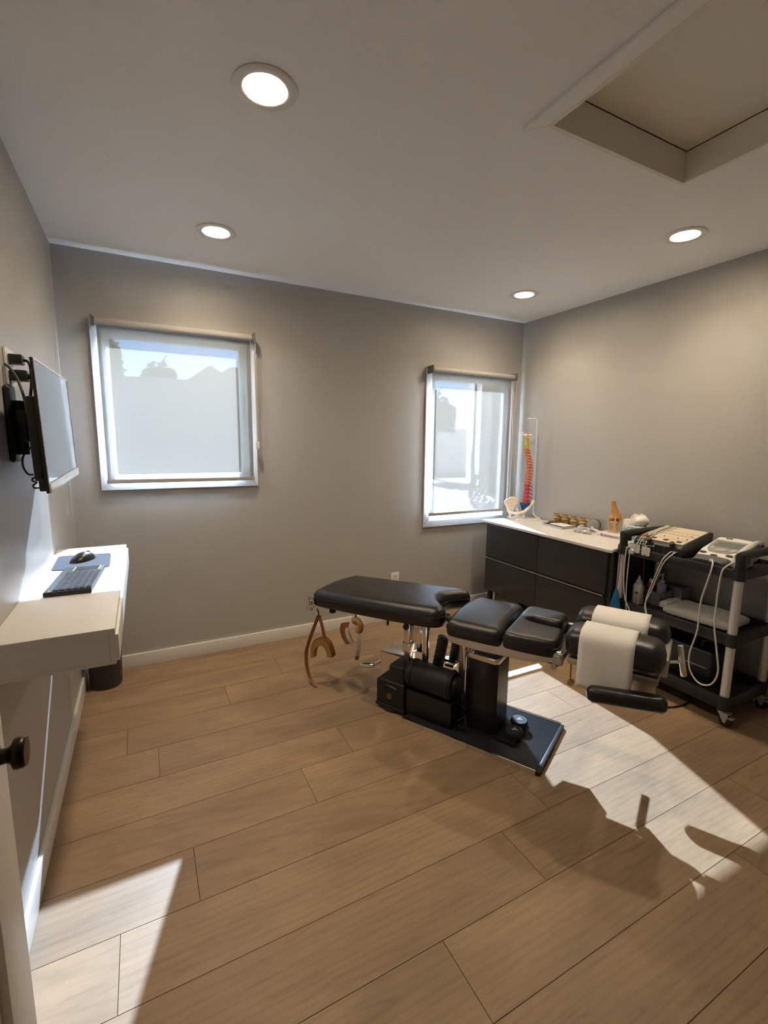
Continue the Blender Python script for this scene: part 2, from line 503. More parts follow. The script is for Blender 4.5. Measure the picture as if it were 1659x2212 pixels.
# ------------------------------------------------------------------ recessed ceiling lights
LENS = mat('lamp_lens', (.9, .9, .88), .4, emit=(1.0, .81, .58), estr=LAMP_STRENGTH)
def downlight(x, y, label):
    t = thing('recessed_light', label, 'ceiling light', (x, y, H), group='recessed ceiling lights')
    b = MB(); n = 48
    prof = [(.094, -.0005), (.0945, -.003), (.092, -.005), (.068, -.006), (.064, -.004), (.061, .008), (.059, .056)]
    b.rings([[Vector((x+r*math.cos(2*math.pi*i/n), y+r*math.sin(2*math.pi*i/n), H+z)) for i in range(n)] for r, z in prof], cap=False)
    put('trim_ring', b, WHITEM, t)
    b = MB(); b.rings([[Vector((x+r*math.cos(2*math.pi*i/40), y+r*math.sin(2*math.pi*i/40), H+z)) for i in range(40)] for r, z in ((.0635, .002), (.0635, .07), (.001, .0705))], cap=False); put('can_housing', b, WHITEM, t)
    b = MB(); b.lathe((x, y, H+.043), [(.0595, .012), (.0595, .010), (.05, .0095), (0, .009)], n=48)
    put('lens', b, LENS, t)
DL = ((.755, -1.632, 'large-looking recessed ceiling light nearest the viewer on the left'),
      (.762, -.567, 'small recessed ceiling light above the wide window'),
      (2.815, -1.650, 'recessed ceiling light near the attic hatch on the right'),
      (2.790, -.579, 'smallest recessed ceiling light in the far corner above the narrow window'))
for q in DL: downlight(*q)

# ------------------------------------------------------------------ television, its mount, outlet
tv = thing('television', 'flat screen television on a black wall arm over the white desk', 'television', (.12, -1.21, 1.26))
def lean(mb):       # the panel leans a little: its lower edge stands further off the wall
    for v in mb.bm.verts: v.co.x += (1.633-v.co.z)*.028; v.co.z += (v.co.y+1.555)*.02
    return mb
b = MB(); b.box((.1115, -1.555, 1.256), (.1190, -.876, 1.631), .0025); b.box((.096, -1.5545, 1.262), (.1125, -.92, 1.30), .004)
b.box((.078, -1.50, 1.285), (.1120, -.95, 1.53), .010); put('housing', lean(b), BLACKP, tv)
b = MB(); b.box((.1191, -1.548, 1.285), (.1200, -.884, 1.626)); put('screen', lean(b), TVGLASS, tv)
b = MB()
b.box((.1191, -1.555, 1.256), (.1245, -.876, 1.284), .002)
b.box((.1191, -1.555, 1.626), (.1215, -.876, 1.631)); b.box((.1191, -.8835, 1.284), (.1215, -.876, 1.626)); b.box((.1191, -1.555, 1.284), (.1215, -1.5485, 1.626))
put('bezel', lean(b), SILVER, tv)
mt_ = thing('television_mount', 'black articulated wall arm behind the television', 'wall mount', (0, -1.27, 1.45))
b = MB(); b.box((.0005, -1.325, 1.335), (.016, -1.225, 1.575), .01, 3); put('wall_plate', b, BLACKM, mt_)
b = MB(); b.cyl((.03, -1.275, 1.36), (.03, -1.275, 1.53), .016); b.box((.02, -1.30, 1.40), (.05, -1.25, 1.50), .006)
b.box((.035, -1.29, 1.42), (.06, -1.10, 1.485), .008); b.cyl((.05, -1.11, 1.41), (.05, -1.11, 1.50), .015); put('arm', b, BLACKM, mt_)
b = MB(); b.box((.06, -1.22, 1.36), (.0775, -1.05, 1.51), .004); b.cyl((.05, -1.13, 1.45), (.062, -1.13, 1.45), .03); put('head_plate', b, BLACKM, mt_)
ol = thing('wall_outlet', 'white double outlet plate above the television arm', 'outlet', (0, -1.21, 1.64))
b = MB(); b.box((.0005, -1.268, 1.580), (.008, -1.153, 1.698), .003); put('cover_plate', b, WHITEM, ol)
for z in (1.612, 1.663):
    for yy in (-1.238, -1.185):
        b = MB(); b.box((.0078, yy-.014, z-.016), (.0095, yy+.014, z+.016), .003); put('socket', b, WHITE, ol)
def plug(label, y, z, ln, hz):
    t = thing('plug_adapter', label, 'plug', (.01, y, z))
    b = MB(); b.box((.0096, y-.026, z-hz), (.01+ln, y+.022, z+hz), .005); put('plug_body', b, BLACKP, t)
    return t
p1 = plug('upper black plug in the outlet above the television arm', -1.23, 1.663, .036, .015)
b = MB(); b.tube([(.044, -1.23, 1.663), (.06, -1.235, 1.655), (.064, -1.24, 1.61), (.058, -1.25, 1.55), (.05, -1.26, 1.50), (.055, -1.2, 1.44), (.08, -1.15, 1.42)], .0045); put('cord', b, CORDB, p1)
p2 = plug('lower black plug pointing toward the television', -1.235, 1.612, .045, .017)
b = MB(); b.cyl((.055, -1.235, 1.612), (.075, -1.235, 1.611), .008, .006); b.tube([(.074, -1.235, 1.611), (.09, -1.238, 1.61), (.1, -1.24, 1.61)], .0035); put('cord', b, CORDB, p2)
def cable(name, label, pts, r, mt=CORDB, cat='cable'):
    b = MB(); b.tube(pts, r); return tag(put(name, b, mt), label, cat)
cable('coaxial_cable', 'grey cable arching from the outlet down behind the television', [(.006, -1.285, 1.64), (.022, -1.30, 1.625), (.04, -1.31, 1.59), (.055, -1.33, 1.53), (.062, -1.345, 1.47), (.066, -1.34, 1.43), (.072, -1.32, 1.42)], .004, mat('dark_cord', (.05, .05, .052), .5))
cable('power_cable', 'thin black cable looping below the television arm', [(.071, -1.40, 1.385), (.055, -1.425, 1.36), (.052, -1.43, 1.33), (.06, -1.42, 1.305), (.071, -1.41, 1.302)], .0028)
cable('signal_cable', 'coiled black cable at the bottom corner of the television', [(.098, -1.47, 1.30), (.082, -1.475, 1.296), (.08, -1.48, 1.288), (.09, -1.48, 1.283), (.082, -1.485, 1.276), (.085, -1.49, 1.268), (.098, -1.49, 1.268)], .0024)

# ------------------------------------------------------------------ floating desk and what is on it
desk = thing('floating_desk', 'white floating wall desk with a slim drawer', 'desk', (.14, -1.18, .805))
b = MB(); b.box((.0005, -1.766, .887), (.277, -.598, .905), .0015); put('desk_top', b, WHITE, desk)
b = MB(); b.box((.0005, -1.764, .811), (.2612, -1.746, .8865)); b.box((.0005, -.618, .811), (.2612, -.600, .8865)); b.box((.0005, -1.746, .811), (.018, -.618, .8865))
put('desk_body', b, WHITE, desk)
b = MB(); b.box((.0005, -1.765, .803), (.275, -.599, .811), .001); put('bottom_panel', b, WHITE, desk)
b = MB(); b.box((.2615, -1.764, .812), (.284, -.600, .8865), .0012); b.box((.24, -1.74, .82), (.262, -.63, .868)); put('drawer', b, WHITE, desk)

def place(root, pts): pass
pad = MB()
pad.prism([(.030, -1.000), (.036, -1.020), (.052, -1.026), (.212, -1.046), (.226, -1.040), (.229, -1.025), (.222, -.800), (.216, -.786), (.205, -.783), (.040, -.766), (.028, -.770), (.024, -.782)], .9052, .9078, .0008, seg=1)
tag(put('mouse_pad', pad, mat('pad_cloth', (.045, .05, .075), .8, bump=.4, bscale=600)), 'dark blue-grey mouse pad under the mouse on the white desk', 'mouse pad')
ms = thing('computer_mouse', 'black computer mouse on the mouse pad', 'mouse', (.124, -.885, .908), math.radians(52))
b = MB(); R = []
for i in range(13):
    t = i/12; x = -.052+.104*t
    hw = .034*math.sin(math.pi*(.08+.84*t))**.55; h = .034*math.sin(math.pi*(.06+.80*t))**.8
    R.append([Vector((x, hw*math.cos(a), .0005+max(0, h*math.sin(a)) if a <= math.pi else .0005)) for a in [math.pi*k/9 for k in range(10)]])
b.rings(R); put('mouse_body', b, mat('mouse_black', (.012, .012, .012), .3), ms, local=True, sharp=60)
b = MB(); b.cyl((.028, -.004, .027), (.028, .004, .027), .008); put('scroll_wheel', b, GREYP, ms, local=True)
# keyboard: local x = length (toward the window), y = width
kb = thing('keyboard', 'black wireless keyboard with touchpad on the white desk', 'keyboard', (.139, -1.222, .9053), math.radians(86.5))
b = MB(); b.prism([(-.168, -.066), (.168, -.066), (.168, .068), (-.168, .068)], 0, .0155, .004, seg=2); put('keyboard_body', b, mat('keyboard_black', (.02, .02, .022), .45), kb, local=True)
KEYM = mat('key_black', (.035, .036, .042), .35)
kmesh = None
for rr in range(6):
    for cc in range(13):
        x = -.152+cc*.0185; y = .036-rr*.0185
        if kmesh is None:
            b = MB(); b.box((-.008, -.008, 0), (.008, .008, .0035), .0012, 1); k0 = put('key', b, KEYM, kb, local=True); kmesh = k0.data; k0.location = (x, y, .0155)
        else:
            o = bpy.data.objects.new('key', kmesh); COL.objects.link(o); o.parent = kb; o.location = (x, y, .0155)
b = MB(); b.box((.098, -.050, .0155), (.160, .028, .0162), .0005, 1); put('touchpad', b, mat('touchpad', (.03, .031, .036), .3), kb, local=True)
b = MB(); b.box((.098, -.054, .0155), (.160, -.0505, .0164)); b.box((.098, .0285, .0155), (.160, .032, .0164)); put('touchpad_buttons', b, mat('yellow_print', (.75, .66, .10), .5), kb, local=True)
b = MB(); b.box((-.160, .050, .0155), (-.152, .057, .0160)); put('badge', b, MATS['yellow_print'], kb, local=True)
# bin
bn = thing('waste_bin', 'dark grey round waste bin on the floor under the desk corner', 'waste bin', (.112, -.165, 0))
b = MB(); b.lathe((.112, -.165, .0005), [(.074, 0), (.080, .004), (.082, .02), (.088, .21), (.091, .215), (.091, .222), (.086, .222), (.084, .21), (.078, .02), (0, .015)], n=48); put('bin_body', b, mat('bin_grey', (.035, .034, .033), .45), bn)
# small fitting on the wall under the desk
b = MB(); b.tube([(.012, -1.80, .74), (.012, -1.81, .70), (.012, -1.80, .66), (.013, -1.83, .63), (.012, -1.85, .60)], .0025)
tag(put('desk_cord', b, CORDW), 'white cord hanging on the wall under the desk', 'cord')

# outlet on the back wall
ol = thing('wall_outlet', 'white outlet plate low on the back wall above the black cushion', 'outlet', (2.115, 0, .345))
b = MB(); b.box((2.078, -.007, .275), (2.152, -.0005, .388), .003); put('cover_plate', b, WHITEM, ol)
for z in (.310, .352):
    b = MB(); b.box((2.098, -.009, z-.015), (2.132, -.0068, z+.015), .004); put('socket', b, WHITE, ol)

# ------------------------------------------------------------------ treatment table (local: x along, y across)
TO = (1.980, -1.757, -.031); TA = math.atan2(-.884, .468); TS = 1.0221   # local floor level is z = .0304
tab = thing('treatment_table', 'black cushioned treatment table with motor and column on a floor plate', 'treatment table', TO, TA); tab.scale = (TS, TS, TS)
TM = Matrix.Translation(TO) @ Matrix.Rotation(TA, 4, 'Z') @ Matrix.Scale(TS, 4)
def resample(poly, n):
    P = [Vector((*p, 0)) for p in poly]; k = len(P)
    L = [(P[(i+1) % k]-P[i]).length for i in range(k)]; tot = sum(L); out = []
    for j in range(n):
        d = tot*j/n; i = 0
        while d > L[i]: d -= L[i]; i += 1
        out.append(P[i].lerp(P[(i+1) % k], d/L[i]))
    return out
def cushion(name, ctrl, zf, hb, ht, inset, crown, parent, hw, per=10, n=220, m4=None, mt=LEATHER, seam=True, k=8, base=None):
    """ctrl: closed outline control points; zf(x): mid height; hb/ht: half heights below/above."""
    sp = spline([(x, y, 0) for x, y in ctrl], True, per)
    P = resample([(p.x, p.y) for p in sp], n)
    nrm = []
    for i in range(n):
        t = (P[(i+3) % n]-P[(i-3) % n]).normalized(); nrm.append(Vector((-t.y, t.x, 0)))
    area = sum(P[i].x*P[(i+1) % n].y-P[(i+1) % n].x*P[i].y for i in range(n))
    sg = 1 if area > 0 else -1
    def off(d): return [P[i]+nrm[i]*sg*d for i in range(n)]
    b = MB(); bm = b.bm
    yc = sum(p.y for p in P)/n
    rings = []
    a_ = base or inset*.45
    rings.append((a_, -hb)); rings.append((a_*.5, -hb)); rings.append((a_*.15, -hb*.75))
    rings.append((0, -hb*.3))
    for i in range(k+1):
        t = i/k*math.pi/2
        rings.append((inset*(1-math.cos(t)), ht*math.sin(t)))
    V = []
    for d, z in rings:
        V.append([bm.verts.new((p.x, p.y, zf(p.x)+z)) for p in off(d)])
    for i in range(len(V)-1):
        for j in range(n): bm.faces.new([V[i][j], V[i][(j+1) % n], V[i+1][(j+1) % n], V[i+1][j]])
    bm.faces.new(list(reversed(V[0])))
    top = bm.faces.new(V[-1])
    r = bmesh.ops.triangulate(bm, faces=[top])
    for _ in range(2):
        es = list({e for f in r['faces'] if f.is_valid for e in f.edges if e.calc_length() > .03})
        q = bmesh.ops.subdivide_edges(bm, edges=es, cuts=1, use_grid_fill=False)
        fs = [f for f in bm.faces if all(abs(v.co.z-zf(v.co.x)-ht) < 1e-4 for v in f.verts)]
        r = bmesh.ops.triangulate(bm, faces=fs)
    for v in bm.verts:
        h = v.co.z-zf(v.co.x)
        if h > 0:
            v.co.z += crown*max(0, 1-((v.co.y-yc)/hw)**2)*min(1, h/ht)
    if m4:
        for v in bm.verts: v.co = m4 @ v.co
    o = put(name, b, mt, parent, local=True, sharp=75)
    if seam:
        b = MB(); pts = [Vector((p.x, p.y, zf(p.x)+ht*.12)) for p in off(-.0005)]
        if m4: pts = [m4 @ p for p in pts]
        b.tube(pts[::2], .0022, 6, smooth=False, closed=True)
        q = put('seam', b, LEATHER, o, local=True)
    return o
# pelvic section with a curved cut at its inner end
zA = lambda x: .546+(x+1.29)/.79*.048
cushion('pelvic_cushion', [(-1.283, -.16), (-1.291, 0), (-1.283, .16), (-1.262, .196), (-1.15, .207), (-.95, .215), (-.75, .222), (-.62, .227), (-.545, .222), (-.500, .197), (-.496, .165), (-.528, .130), (-.566, .085), (-.580, .035), (-.566, -.020), (-.530, -.065), (-.492, -.100), (-.478, -.135), (-.497, -.176), (-.56, -.197), (-.75, -.206), (-.95, -.209), (-1.15, -.207), (-1.262, -.196)],
        zA, .046, .040, .045, .016, tab, .25, n=260)
zB = lambda x: .582
cushion('abdominal_cushion', [(-.452, -.10), (-.458, .0), (-.458, .10), (-.450, .17), (-.42, .195), (-.33, .200), (-.23, .200), (-.205, .18), (-.198, .10), (-.192, 0), (-.186, -.10), (-.178, -.17), (-.195, -.205), (-.30, -.217), (-.40, -.222), (-.436, -.20)],
        zB, .036, .036, .04, .016, tab, .22, n=180)
zC = lambda x: .590
cushion('chest_cushion', [(-.172, -.19), (-.176, -.10), (-.180, 0), (-.186, .10), (-.186, .175), (-.16, .205), (-.10, .205), (-.03, .198), (.005, .18), (.010, .12), (.012, .055), (-.005, .036), (-.06, .034), (-.115, .026), (-.128, .006), (-.115, -.014), (-.06, -.024), (.02, -.028), (.040, -.045), (.048, -.10), (.050, -.165), (.030, -.195), (-.04, -.208), (-.12, -.215), (-.158, -.212)],
        zC, .034, .032, .022, .010, tab, .22, n=240)
def head_pad(y0, y1, x0, x1):
    b = MB(); R = []; n = 40
    yc, hw = (y0+y1)/2, (y1-y0)/2
    for i in range(29):
        t = i/28; x = x0+(x1-x0)*t
        e = min(t, 1-t)*(x1-x0); q = 1 if e > .04 else math.sqrt(max(0, 1-((.04-e)/.04)**2))
        q = .30+.70*q if e < .04 else 1
        sag = .008*math.sin(math.pi*t)
        ring = []
        for k in range(n):
            a = 2*math.pi*k/n
            ca, sa = math.cos(a), math.sin(a)
            yy = yc+hw*q*math.copysign(abs(ca)**.75, ca)
            zz = .632+(.056+.004*q)*q*math.copysign(abs(sa)**.72, sa)+(sag if sa > 0 else 0)
            ring.append(Vector((x, yy, zz)))
        R.append(ring)
    b.rings(R)
    o = put('head_cushion', b, LEATHER, tab, local=True, sharp=80)
    b = MB()
    for yy in (y0+.004, y1-.004):
        b.tube([(x0+.03, yy, .622), ((x0+x1)/2, yy-(.004 if yy < yc else -.004), .622), (x1-.03, yy, .622)], .0022, 6)
    put('seam', b, LEATHER, o, local=True)
head_pad(-.205, -.028, .070, .420)
head_pad(.028, .205, .060, .420)
# arm rests
def arm_rest(y, cx, cz, ang, tilt):
    am = Matrix.Translation((cx, y, cz)) @ Matrix.Rotation(ang, 4, 'Z') @ Matrix.Rotation(-tilt, 4, 'Y') @ Matrix.Translation((-.315, -y, -.502))
    cushion('arm_rest', [(.185, y-.012), (.185, y+.012), (.205, y+.030), (.30, y+.034), (.40, y+.034), (.435, y+.026), (.444, y), (.435, y-.026), (.40, y-.034), (.30, y-.034), (.205, y-.030)], lambda x: .502, .020, .020, .02, .006, tab, .04, n=120, seam=False, m4=am)
    b = MB(); b.box((.20, y-.026, .476), (.43, y+.026, .482), .002, 1, am); put('rest_plate', b, DULLM, tab, local=True)
arm_rest(-.262, .315, .512, math.radians(10), math.radians(3.5)); arm_rest(.262, .245, .478, 0, 0)
# head frame: chrome brackets, lever, hooks
b = MB(); b.box((.325, -.150, .445), (.398, -.140, .575), .002); b.box((.325, -.245, .474), (.375, -.150, .482), .002); b.box((.325, -.140, .50), (.335, -.12, .56), .002); put('rest_bracket', b, mat('satin_metal', (.72, .67, .60), .32, .75), tab, local=True)
b = MB(); b.box((.325, .187, .455), (.385, .195, .575), .002); b.box((.28, .187, .445), (.33, .195, .55), .002); b.box((.28, .187, .447), (.32, .285, .455), .002)
put('rest_bracket', b, CHROME, tab, local=True)
b = MB(); b.box((.09, -.175, .545), (.405, .175, .572), .006); b.box((.395, -.12, .56), (.428, .12, .63), .006); put('head_frame', b, DULLM, tab, local=True)
b = MB(); b.tube([(.36, .04, .553), (.41, .07, .545), (.462, .10, .548)], .006); put('lever_rod', b, CHROME, tab, local=True)
b = MB(); b.cyl((.455, .10, .618), (.478, .10, .492), .0115, bev=.003); put('lever_handle', b, CHROME, tab, local=True)
b = MB(); b.tube([(.10, -.15, .55), (.10, -.15, .535), (.10, -.15, .48), (.103, -.15, .46)], .004); b.cyl((.103, -.158, .456), (.103, -.140, .456), .012); put('paper_hook', b, mat('brass', (.55, .36, .13), .3, .9), tab, local=True)
b = MB()
b.box((.035, -.19, .53), (.075, -.165, .58), .008); b.cyl((.055, -.200, .555), (.055, -.165, .555), .018); b.cyl((.045, -.205, .528), (.045, -.185, .528), .012)
put('pivot_bracket', b, DULLM, tab, local=True)
b = MB(); b.prism([(-.33, .10), (-.285, .235), (-.185, .250), (-.115, .165), (-.115, .10)], .432, .446, .002); put('drop_mechanism', b, DULLM, tab, local=True)
b = MB(); b.box((-.012, .15, .436), (.012, .345, .446), .003); put('drop_lever', b, BLACKM, tab, local=True)
b = MB(); b.box((-.30, .12, .446), (-.26, .16, .52), .003); b.box((-.018, .14, .45), (.018, .18, .53), .003); b.box((-.3, .135, .455), (.01, .15, .465)); put('mechanism_bracket', b, DULLM, tab, local=True)
# main rails below the middle cushions
rail = [(-.445, .518), (-.436, .560), (.065, .586), (.075, .552), (.06, .540), (-.05, .512), (-.20, .502), (-.30, .497), (-.42, .500)]
for y in (-.182, .160):
    b = MB(); b.prism(rail, y, y+.022, .002, Matrix(((1, 0, 0, 0), (0, 0, 1, 0), (0, 1, 0, 0), (0, 0, 0, 1))), 1); put('side_rail', b, mat('rail_metal', (.62, .58, .52), .28, .8), tab, local=True)
b = MB(); b.box((-.42, -.16, .515), (.06, .16, .545), .004); put('cross_frame', b, mat('frame_dark', (.10, .09, .08), .4, .5), tab, local=True)
b = MB(); b.box((-.60, -.05, .505), (-.40, .05, .530), .004); b.box((-.72, -.09, .505), (-.56, .09, .526), .004); put('hinge_beam', b, CHROME, tab, local=True)
b = MB(); b.rings([[Vector((x, -.165, zA(x)-.058)), Vector((x, .165, zA(x)-.058)), Vector((x, .165, zA(x)-.0455)), Vector((x, -.165, zA(x)-.0455))] for x in (-1.25, -.62)]); put('pelvic_board', b, CABS, tab, local=True)
b = MB(); b.cyl((-.795, -.15, .520), (-.795, -.15, .486), .006); put('pelvic_stop', b, RUBBER, tab, local=True)
# base plate
b = MB(); b.box((-.66, -.20, .0305), (0, .20, .0495), .002); put('base_plate', b, mat('base_black', (.016, .018, .022), .30, bump=.12, bscale=80), tab, local=True)
for y in (-.2125, .2005):
    b = MB(); b.box((-.665, y, .0305), (.002, y+.012, .0525), .002); put('edge_trim', b, CHROME, tab, local=True)
b = MB(); b.box((.0005, -.206, .0305), (.018, .206, .0480), .003); put('end_cap', b, BLACKM, tab, local=True)
# column
b = MB(); cl = [(-.375, -.075), (-.362, -.085), (-.245, -.085), (-.228, -.070), (-.228, .070), (-.245, .085), (-.362, .085), (-.375, .075)]
b.prism(cl, .05, .405, .003); put('column', b, mat('column_black', (.010, .010, .011), .32), tab, local=True)
b = MB(); b.prism([(x*1.0+(.004 if x > -.3 else -.004), y*1.05) for x, y in cl], .405, .432, .003); put('column_collar', b, CHROME, tab, local=True)
b = MB(); b.prism([(-.352, -.066), (-.25, -.066), (-.25, .066), (-.352, .066)], .432, .515, .004); put('column_piston', b, mat('piston', (.16, .14, .12), .3, .8), tab, local=True)
# foot pedals
b = MB(); b.box((-.215, -.105, .051), (-.125, .095, .062), .002); pp = put('pedal_plate', b, BLACKM, tab, local=True)
for xp, y in ((-.158, .052), (-.150, -.041)):
    b = MB(); b.lathe((xp, y, .062), [(.035, 0), (.035, .012), (.040, .016), (.041, .026), (.037, .032), (0, .033)], n=32); pd = put('foot_pedal', b, RUBBER, tab, local=True)
    b = MB(); rz = Matrix.Translation((xp, y, .0953)) @ Matrix.Rotation(math.pi/2-TA-math.radians(12), 4, 'Z')
    b.prism([(-.013, -.012), (-.004, -.012), (0, -.004), (.004, -.012), (.013, -.012), (.0045, .003), (.0045, .012), (-.0045, .012), (-.0045, .003)], 0, .0006, 0, rz)
    put('pedal_mark', b, mat('mark_grey', (.34, .38, .42), .5), pd, local=True)
# motor unit
b = MB(); b.prism([(-.845, -.17), (-.845, -.02), (-.68, -.02), (-.68, -.17)], .049, .195, .012, seg=3); b.box((-.775, -.165, .19), (-.685, -.03, .285), .010, 3); b.box((-.85, -.178, .048), (-.675, -.012, .062), .004)
mo = put('motor_gearbox', b, mat('motor_black', (.008, .0075, .007), .55, bump=.15), tab, local=True)
b = MB(); b.tube([(-.825, -.1725, .145), (-.80, -.1735, .165), (-.76, -.1740, .170), (-.72, -.1735, .162)], .005, 8); put('gearbox_rib', b, BLACKM, mo, local=True)
b = MB(); b.cyl((-.765, -.168, .115), (-.765, -.177, .115), .016, n=24); put('gearbox_plug', b, mat('copper_dull', (.20, .11, .06), .45, .6), mo, local=True)
b = MB(); b.cyl((-.685, -.10, .245), (-.43, -.10, .245), .070, n=36, bev=.012); b.cyl((-.43, -.10, .245), (-.415, -.10, .245), .045, n=30)
b.cyl((-.66, -.10, .245), (-.65, -.10, .245), .0745, n=36); b.cyl((-.455, -.10, .245), (-.445, -.10, .245), .0735, n=36); mc = put('motor', b, MATS['motor_black'], tab, local=True)
b = MB(); b.box((-.675, -.16, .0505), (-.42, -.02, .178), .006); put('motor_stand', b, BLACKM, tab, local=True)
b = MB(); b.lathe((-.765, -.095, .0306), [(.080, 0), (.086, .003), (.086, .014), (.080, .018), (0, .018)], n=40); put('base_foot', b, RUBBER, tab, local=True)
b = MB(); b.box((-.905, -.06, .06), (-.74, .07, .285), .006); put('chrome_housing', b, CHROME, tab, local=True)
b = MB(); b.tube([(-.905, -.045, .225), (-.925, -.06, .205), (-.945, -.075, .190)], .007); cr = put('crank', b, CHROME, tab, local=True)
b = MB(); b.cyl((-.935, -.07, .192), (-1.01, -.10, .186), .015, bev=.005); put('crank_handle', b, CHROME, cr, local=True)
# yoke and posts
b = MB(); b.box((-.735, -.09, .285), (-.700, -.045, .50), .005); b.box((-.742, -.095, .335), (-.693, -.04, .39), .005); put('lift_post', b, CHROME, tab, local=True)
b = MB(); b.box((-.735, .045, .285), (-.700, .09, .50), .005); put('lift_post', b, CHROME, tab, local=True)
b = MB(); b.box((-.632, -.075, .290), (-.606, -.045, .50), .005); put('guide_post', b, CHROME, tab, local=True)
b = MB(); b.box((-.70, -.075, .40), (-.635, -.068, .475), .002); put('link_plate', b, CHROME, tab, local=True)
b = MB(); b.cyl((-.72, -.098, .475), (-.72, -.04, .475), .016); put('pivot_pin', b, BLACKM, tab, local=True)
def coil(p0, p1, r, turns):
    p0 = Vector(p0); p1 = Vector(p1); d = (p1-p0); a = d.normalized().orthogonal().normalized(); c = d.normalized().cross(a)
    N = turns*12
    b = MB(); b.tube([p0+d*i/N+r*(math.cos(2*math.pi*i/12)*a+math.sin(2*math.pi*i/12)*c) for i in range(N+1)], .0042, 7, smooth=False)
    b.cyl(p0, p1, r*.62, n=14)
    put('spring', b, mat('spring_steel', (.12, .11, .10), .38, .6), tab, local=True)
coil((-.575, -.01, .27), (-.545, -.01, .440), .0255, 14)
coil((-.515, .05, .285), (-.495, .05, .42), .023, 11)
b = MB(); b.box((-.442, -.045, .05), (-.412, -.015, .50), .004); put('support_tube', b, mat('tube_bronze', (.30, .25, .20), .25, .85), tab, local=True)
b = MB(); b.box((-.442, .035, .05), (-.412, .065, .50), .004); put('support_tube', b, CHROME, tab, local=True)
b = MB(); b.cyl((-.398, -.085, .500), (-.392, -.085, .335), .0085, bev=.003); put('release_rod', b, CHROME, tab, local=True)
b = MB(); b.tube([(-.392, -.085, .335), (-.395, -.088, .28), (-.41, -.085, .22), (-.415, -.08, .17)], .003); b.tube([(-.37, -.086, .49), (-.383, -.088, .42), (-.395, -.09, .34)], .002); put('release_cable', b, CORDB, tab, local=True)
b = MB(); b.tube([(-.415, -.05, .13), (-.395, -.06, .12), (-.37, -.08, .13)], .004); b.tube([(-.44, -.10, .065), (-.41, -.105, .075), (-.37, -.092, .105)], .004); put('floor_cable', b, CORDB, tab, local=True)
b = MB(); b.tube([(-.56+.2*i/96, -.135+.010*math.cos(2*math.pi*i/8), .064+.010*math.sin(2*math.pi*i/8)) for i in range(97)], .0022, 6, smooth=False); put('coiled_cable', b, CORDB, tab, local=True)
b = MB(); b.box((-.57, .03, .285), (-.50, .09, .300), .003); b.box((-.56, .04, .255), (-.51, .08, .270), .003); put('spring_bracket', b, CHROME, tab, local=True)
# clip at the foot corner
b = MB(); b.box((-1.292, -.213, .500), (-1.250, -.198, .562), .004); b.cyl((-1.282, -.226, .497), (-1.272, -.19, .497), .009); b.box((-1.277, -.224, .48), (-1.258, -.208, .54), .003); put('strap_clip', b, CHROME, tab, local=True)
b = MB(); b.cyl((-1.15, -.17, .497), (-1.15, -.17, .482), .018); put('pelvic_knob', b, RUBBER, tab, local=True)

# paper strips on the head cushions
def paper(label, y0, y1, x0, x1, za, zb):
    t = thing('paper_strip', label, 'paper', TM @ Vector(((x0+x1)/2, (y0+y1)/2, .69)), TA, 'paper strips on the head cushions'); t.scale = (TS, TS, TS)
    yc, hw = (y0+y1)/2, (y1-y0)/2
    b = MB(); path = []
    if zb is not None: path += [(y1+.003, zb)]
    n = 16
    for k in range(n+1):
        a = math.pi*k/n
        ca, sa = math.cos(a), math.sin(a)
        path.append((yc+(hw+.004)*math.copysign(abs(ca)**.75, ca), .632+.0625*abs(sa)**.72+.0085))
    if za is not None:
        for i in range(1, 9):
            q = i/8; path.append((y0-.0045-.006*q, .635+(za-.635)*q+.0))
    nx = 10
    ctr = Vector(((x0+x1)/2, (y0+y1)/2, .69))
    bm = b.bm; rows = []
    for yy, zz in path:
        rows.append([bm.verts.new(Vector((x0+(x1-x0)*i/nx, yy-.0015*math.sin(i*1.1+zz*20)*(1 if zz < .6 else 0), zz))-ctr) for i in range(nx+1)])
    for i in range(len(rows)-1):
        for j in range(nx): bm.faces.new([rows[i][j], rows[i][j+1], rows[i+1][j+1], rows[i+1][j]])
    o = put('sheet', b, PAPER, t, local=True, sharp=80)
    md = o.modifiers.new('thickness', 'SOLIDIFY'); md.thickness = .0012; md.offset = 0
paper('white paper strip over the near head cushion, hanging down its side', -.205, -.028, .133, .324, .478, None)
paper('white paper strip over the far head cushion, lying behind the hanging one', .028, .205, .132, .344, None, None)

# leather ankle straps hanging from the foot end
st = thing('ankle_strap', 'tan leather strap with fleece arch hanging at the end of the table', 'strap', TM @ Vector((-1.227, -.2, .48)), TA); st.scale = (TS, TS, TS)
P0 = Vector((-1.227, -.2, .48))
def L(*p): return [Vector(q)-P0 for q in p]
b = MB(); b.tube(L((-1.24, -.2, .492), (-1.228, -.2, .476), (-1.227, -.2, .458), (-1.22, -.2, .450)), .004); put('hook', b, BLACKM, st, local=True)
b = MB(); b.ribbon(L((-1.227, -.2, .455), (-1.262, -.204, .372), (-1.300, -.207, .277), (-1.318, -.208, .215), (-1.315, -.210, .146), (-1.290, -.213, .078), (-1.236, -.218, .036)), (.8, .6, 0), .020, .004); put('strap', b, TAN, st, local=True)
b = MB(); b.ribbon(L((-1.227, -.196, .455), (-1.206, -.196, .399), (-1.187, -.196, .332)), (.8, .6, 0), .018, .004); put('strap', b, TAN, st, local=True)
arch = [(-1.283, .190), (-1.282, .245), (-1.262, .292), (-1.225, .320), (-1.188, .325), (-1.153, .302), (-1.134, .262), (-1.128, .235)]
